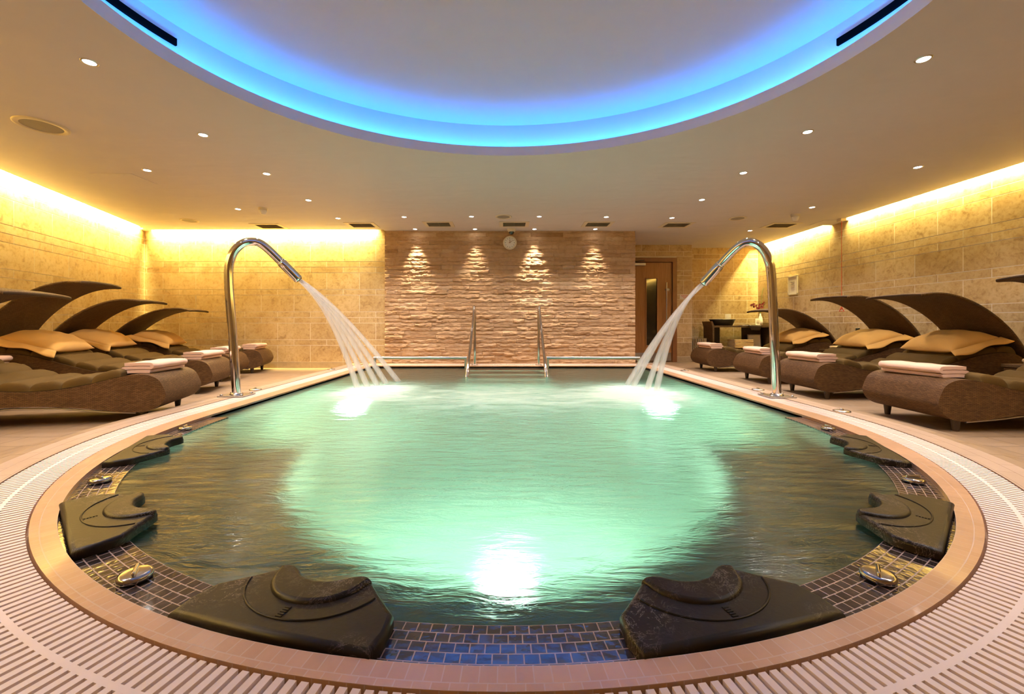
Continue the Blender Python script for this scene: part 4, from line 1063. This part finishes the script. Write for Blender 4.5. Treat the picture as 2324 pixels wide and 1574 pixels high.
for a,b in ((-cw/2,-cw/2+0.43),(cw/2-0.60,cw/2)):
    m=MB(); m.box(((a+b)/2,0.24,(ct-0.05+0.0)/2),(b-a,0.03,ct-0.06)); m.build('back_panel',M['darkbrown'],t)
topz=ZF+ct
def on_table(px,dy=0): return ((px-CX)*(CYD+dy)/F,CYD+0.1+dy,topz+0.001)
t=thing('tray_basket','black oval basket on the console table','basket',on_table(1643,-0.05))
m=MB(); pr=[(0.0,0.0),(0.30,0.0),(0.385,0.17),(0.40,0.18),(0.37,0.175),(0.29,0.02),(0.0,0.02)]; m.lathe(pr,seg=28); o=m.build('bowl',M['black'],t); o.scale=(1,0.5,1)
m=MB(); P=[(0.385*math.cos(a),0.1925*math.sin(a),0.178) for a in [2*PI*k/28 for k in range(29)]]; m.tube(P,0.014,8); m.build('rim',M['black'],t)
m=MB(); m.lathe([(0.0,0.0),(0.075,0.0),(0.09,0.36),(0.083,0.36),(0.07,0.015),(0.0,0.012)],seg=20); o=m.build('glass_vase',M['glass'],loc=on_table(1656,0.19)); tag(o,'clear glass tumbler behind the black basket','glass')
m=MB(); m.prism([(-.28,-.14),(.25,-.18),(.30,.10),(-.24,.14)],0,0.02,plane='xy'); o=m.build('magazine',M['paper'],loc=on_table(1704,-0.03)); tag(o,'white magazine lying on the console table','magazine')
V=[]
m=MB()
for i in range(9):
    for j in range(5):
        a=-0.24+0.48*i/8; V.append((a*(1-0.5*j/4), -0.20-0.14*min(j,1)-0.0*j, 0.012-0.05*max(0,j-1)-0.006*math.sin(9*a)))
m.grid(V,9,5,0,True); o=m.build('brown_cloth',M['darkbrown'],loc=on_table(1704,0)); sd=o.modifiers.new('t','SOLIDIFY'); sd.thickness=0.006; tag(o,'brown cloth hanging over the console front edge','cloth')
t=thing('card_holder','small printed card standing on the console table','card',on_table(1724,-0.05))
m=MB(); m.box((0,0,0.11),(0.13,0.012,0.22),Matrix.Rotation(-0.12,3,'X')); m.build('card',M['paper'],t)
m=MB()
for k in range(4): m.box((0,-0.018-0.004*0,0.06+0.032*k),(0.09,0.006,0.010),Matrix.Rotation(-0.12,3,'X'))
m.build('printed_line',M['louvre'],t)
t=thing('orchid_vase','white bottle vase with crimson orchid sprays on the console','vase',on_table(1730,0.12))
m=MB(); m.lathe([(0.0,0.0),(0.07,0.0),(0.075,0.12),(0.055,0.24),(0.022,0.33),(0.022,0.37),(0.014,0.37),(0.014,0.3)],seg=20); m.build('vase',M['white'],t)
rnd=random.Random(4)
spray=[[(0,0,0.35),(-0.05,0,0.52),(-0.14,0,0.60),(-0.27,0,0.63)],[(0,0,0.35),(0.05,0,0.55),(0.13,0,0.66),(0.25,0,0.72)],[(0,0,0.35),(0.05,0.02,0.8),(0.09,0.02,1.1),(0.22,0.02,1.35)]]
for s_ in spray:
    m=MB(); m.tube(catmull(s_,5),0.007,6); stm=m.build('stem',M['stem'],t)
def blossom(c):
    m=MB()
    for k in range(5):
        a=2*PI*k/5+rnd.random(); d=Vector((math.cos(a),-0.35,math.sin(a))).normalized(); e=d.cross(Vector((0,1,0))).normalized(); r_=0.048
        P=[Vector(c)+d*0.004]+[Vector(c)+d*r_*f+e*r_*w for f,w in ((.5,.38),(1,.22),(1,-.22),(.5,-.38))]
        m.add(P,[(0,1,2,3,4)]); 
    m.lathe([(0.0,-0.014),(0.014,0.0),(0.0,0.014)],c=c,seg=8); m.build('blossom',M['petal'],t)
for c in [(-.28,0,.63),(-.22,-.02,.66),(-.20,.0,.58),(-.14,-.02,.61),(-.10,0,.54),(-.05,-.02,.57),(-.03,0,.64),(0.03,-.02,.57),(.06,0,.66),(.11,-.02,.70),(.15,0,.64),(.19,-.02,.72),(.25,0,.69),(.24,-.02,.76),(-.06,-.03,.50)]: blossom(c)
# towels on the shelf
shz=ZF+0.441
for k,lb in enumerate(('bottom yellow towel of the stack in the console','middle yellow towel of the stack in the console','top yellow towel of the stack in the console')):
    if k==0: o=Y0=folded('bath_towel',M['ytowel'],0.40,0.56,2,0.036,lb,'towel','yellow towels stacked in the console')
    else: o=Y0.copy(); COL.objects.link(o); o['label']=lb
    o.location=Vector(((1680-CX)*CYD/F,CYD-0.02,shz+k*0.083))*S; o.rotation_euler=(0,0,PI/2+(0,0.02,-0.02)[k])
t=thing('leaning_picture','pale framed print leaning inside the console','picture frame',((1716-CX)*CYD/F,CYD+0.1,shz))
m=MB(); m.box((0,0,0.2),(0.40,0.02,0.40),Matrix.Rotation(-0.1,3,'X')); m.build('frame',M['grey'],t)
m=MB(); m.box((0,-0.012,0.2),(0.35,0.008,0.35),Matrix.Rotation(-0.1,3,'X')); m.build('print',M['paper'],t)
t=thing('waste_basket','striped bamboo waste basket in the far right corner','basket',((1588-CX)*12.62/F,12.72,ZF))
m=MB(); m.lathe([(0.0,0.01),(0.185,0.01),(0.205,0.70),(0.19,0.70),(0.175,0.03)],seg=28); m.build('liner',M['darkbrown'],t)
for k in range(26):
    a=2*PI*k/26; m=MB(); m.tube([(0.2*math.cos(a),0.2*math.sin(a),0.0),(0.22*math.cos(a),0.22*math.sin(a),0.72)],0.015,6); m.build('cane',M['bamboo'],t)

# ------------------------------------------------------------------ camera, world, view
sc=bpy.context.scene
cam=bpy.data.cameras.new('camera'); cam.sensor_width=36; cam.lens=36*F/2324; cam.clip_start=0.02
cam.shift_x=(1162-CX)/2324; cam.shift_y=-(787-CY)/2324
co=bpy.data.objects.new('camera',cam); link(co); co.location=(0,0,S); co.rotation_euler=(PI/2,0,0); sc.camera=co
w=bpy.data.worlds.new('world'); sc.world=w; w.use_nodes=True; w.node_tree.nodes['Background'].inputs[0].default_value=(0.02,0.017,0.014,1); w.node_tree.nodes['Background'].inputs[1].default_value=0.5
vs=sc.view_settings; vs.view_transform='Standard'; vs.look='None'; vs.gamma=1; vs.use_curve_mapping=False; vs.exposure=0.0
sc.display_settings.display_device='sRGB'
cy=sc.cycles; cy.use_denoising=True; cy.max_bounces=7; cy.diffuse_bounces=4; cy.glossy_bounces=3; cy.transmission_bounces=4; cy.transparent_max_bounces=12
cy.caustics_reflective=False; cy.caustics_refractive=False; cy.sample_clamp_indirect=6; cy.use_adaptive_sampling=True
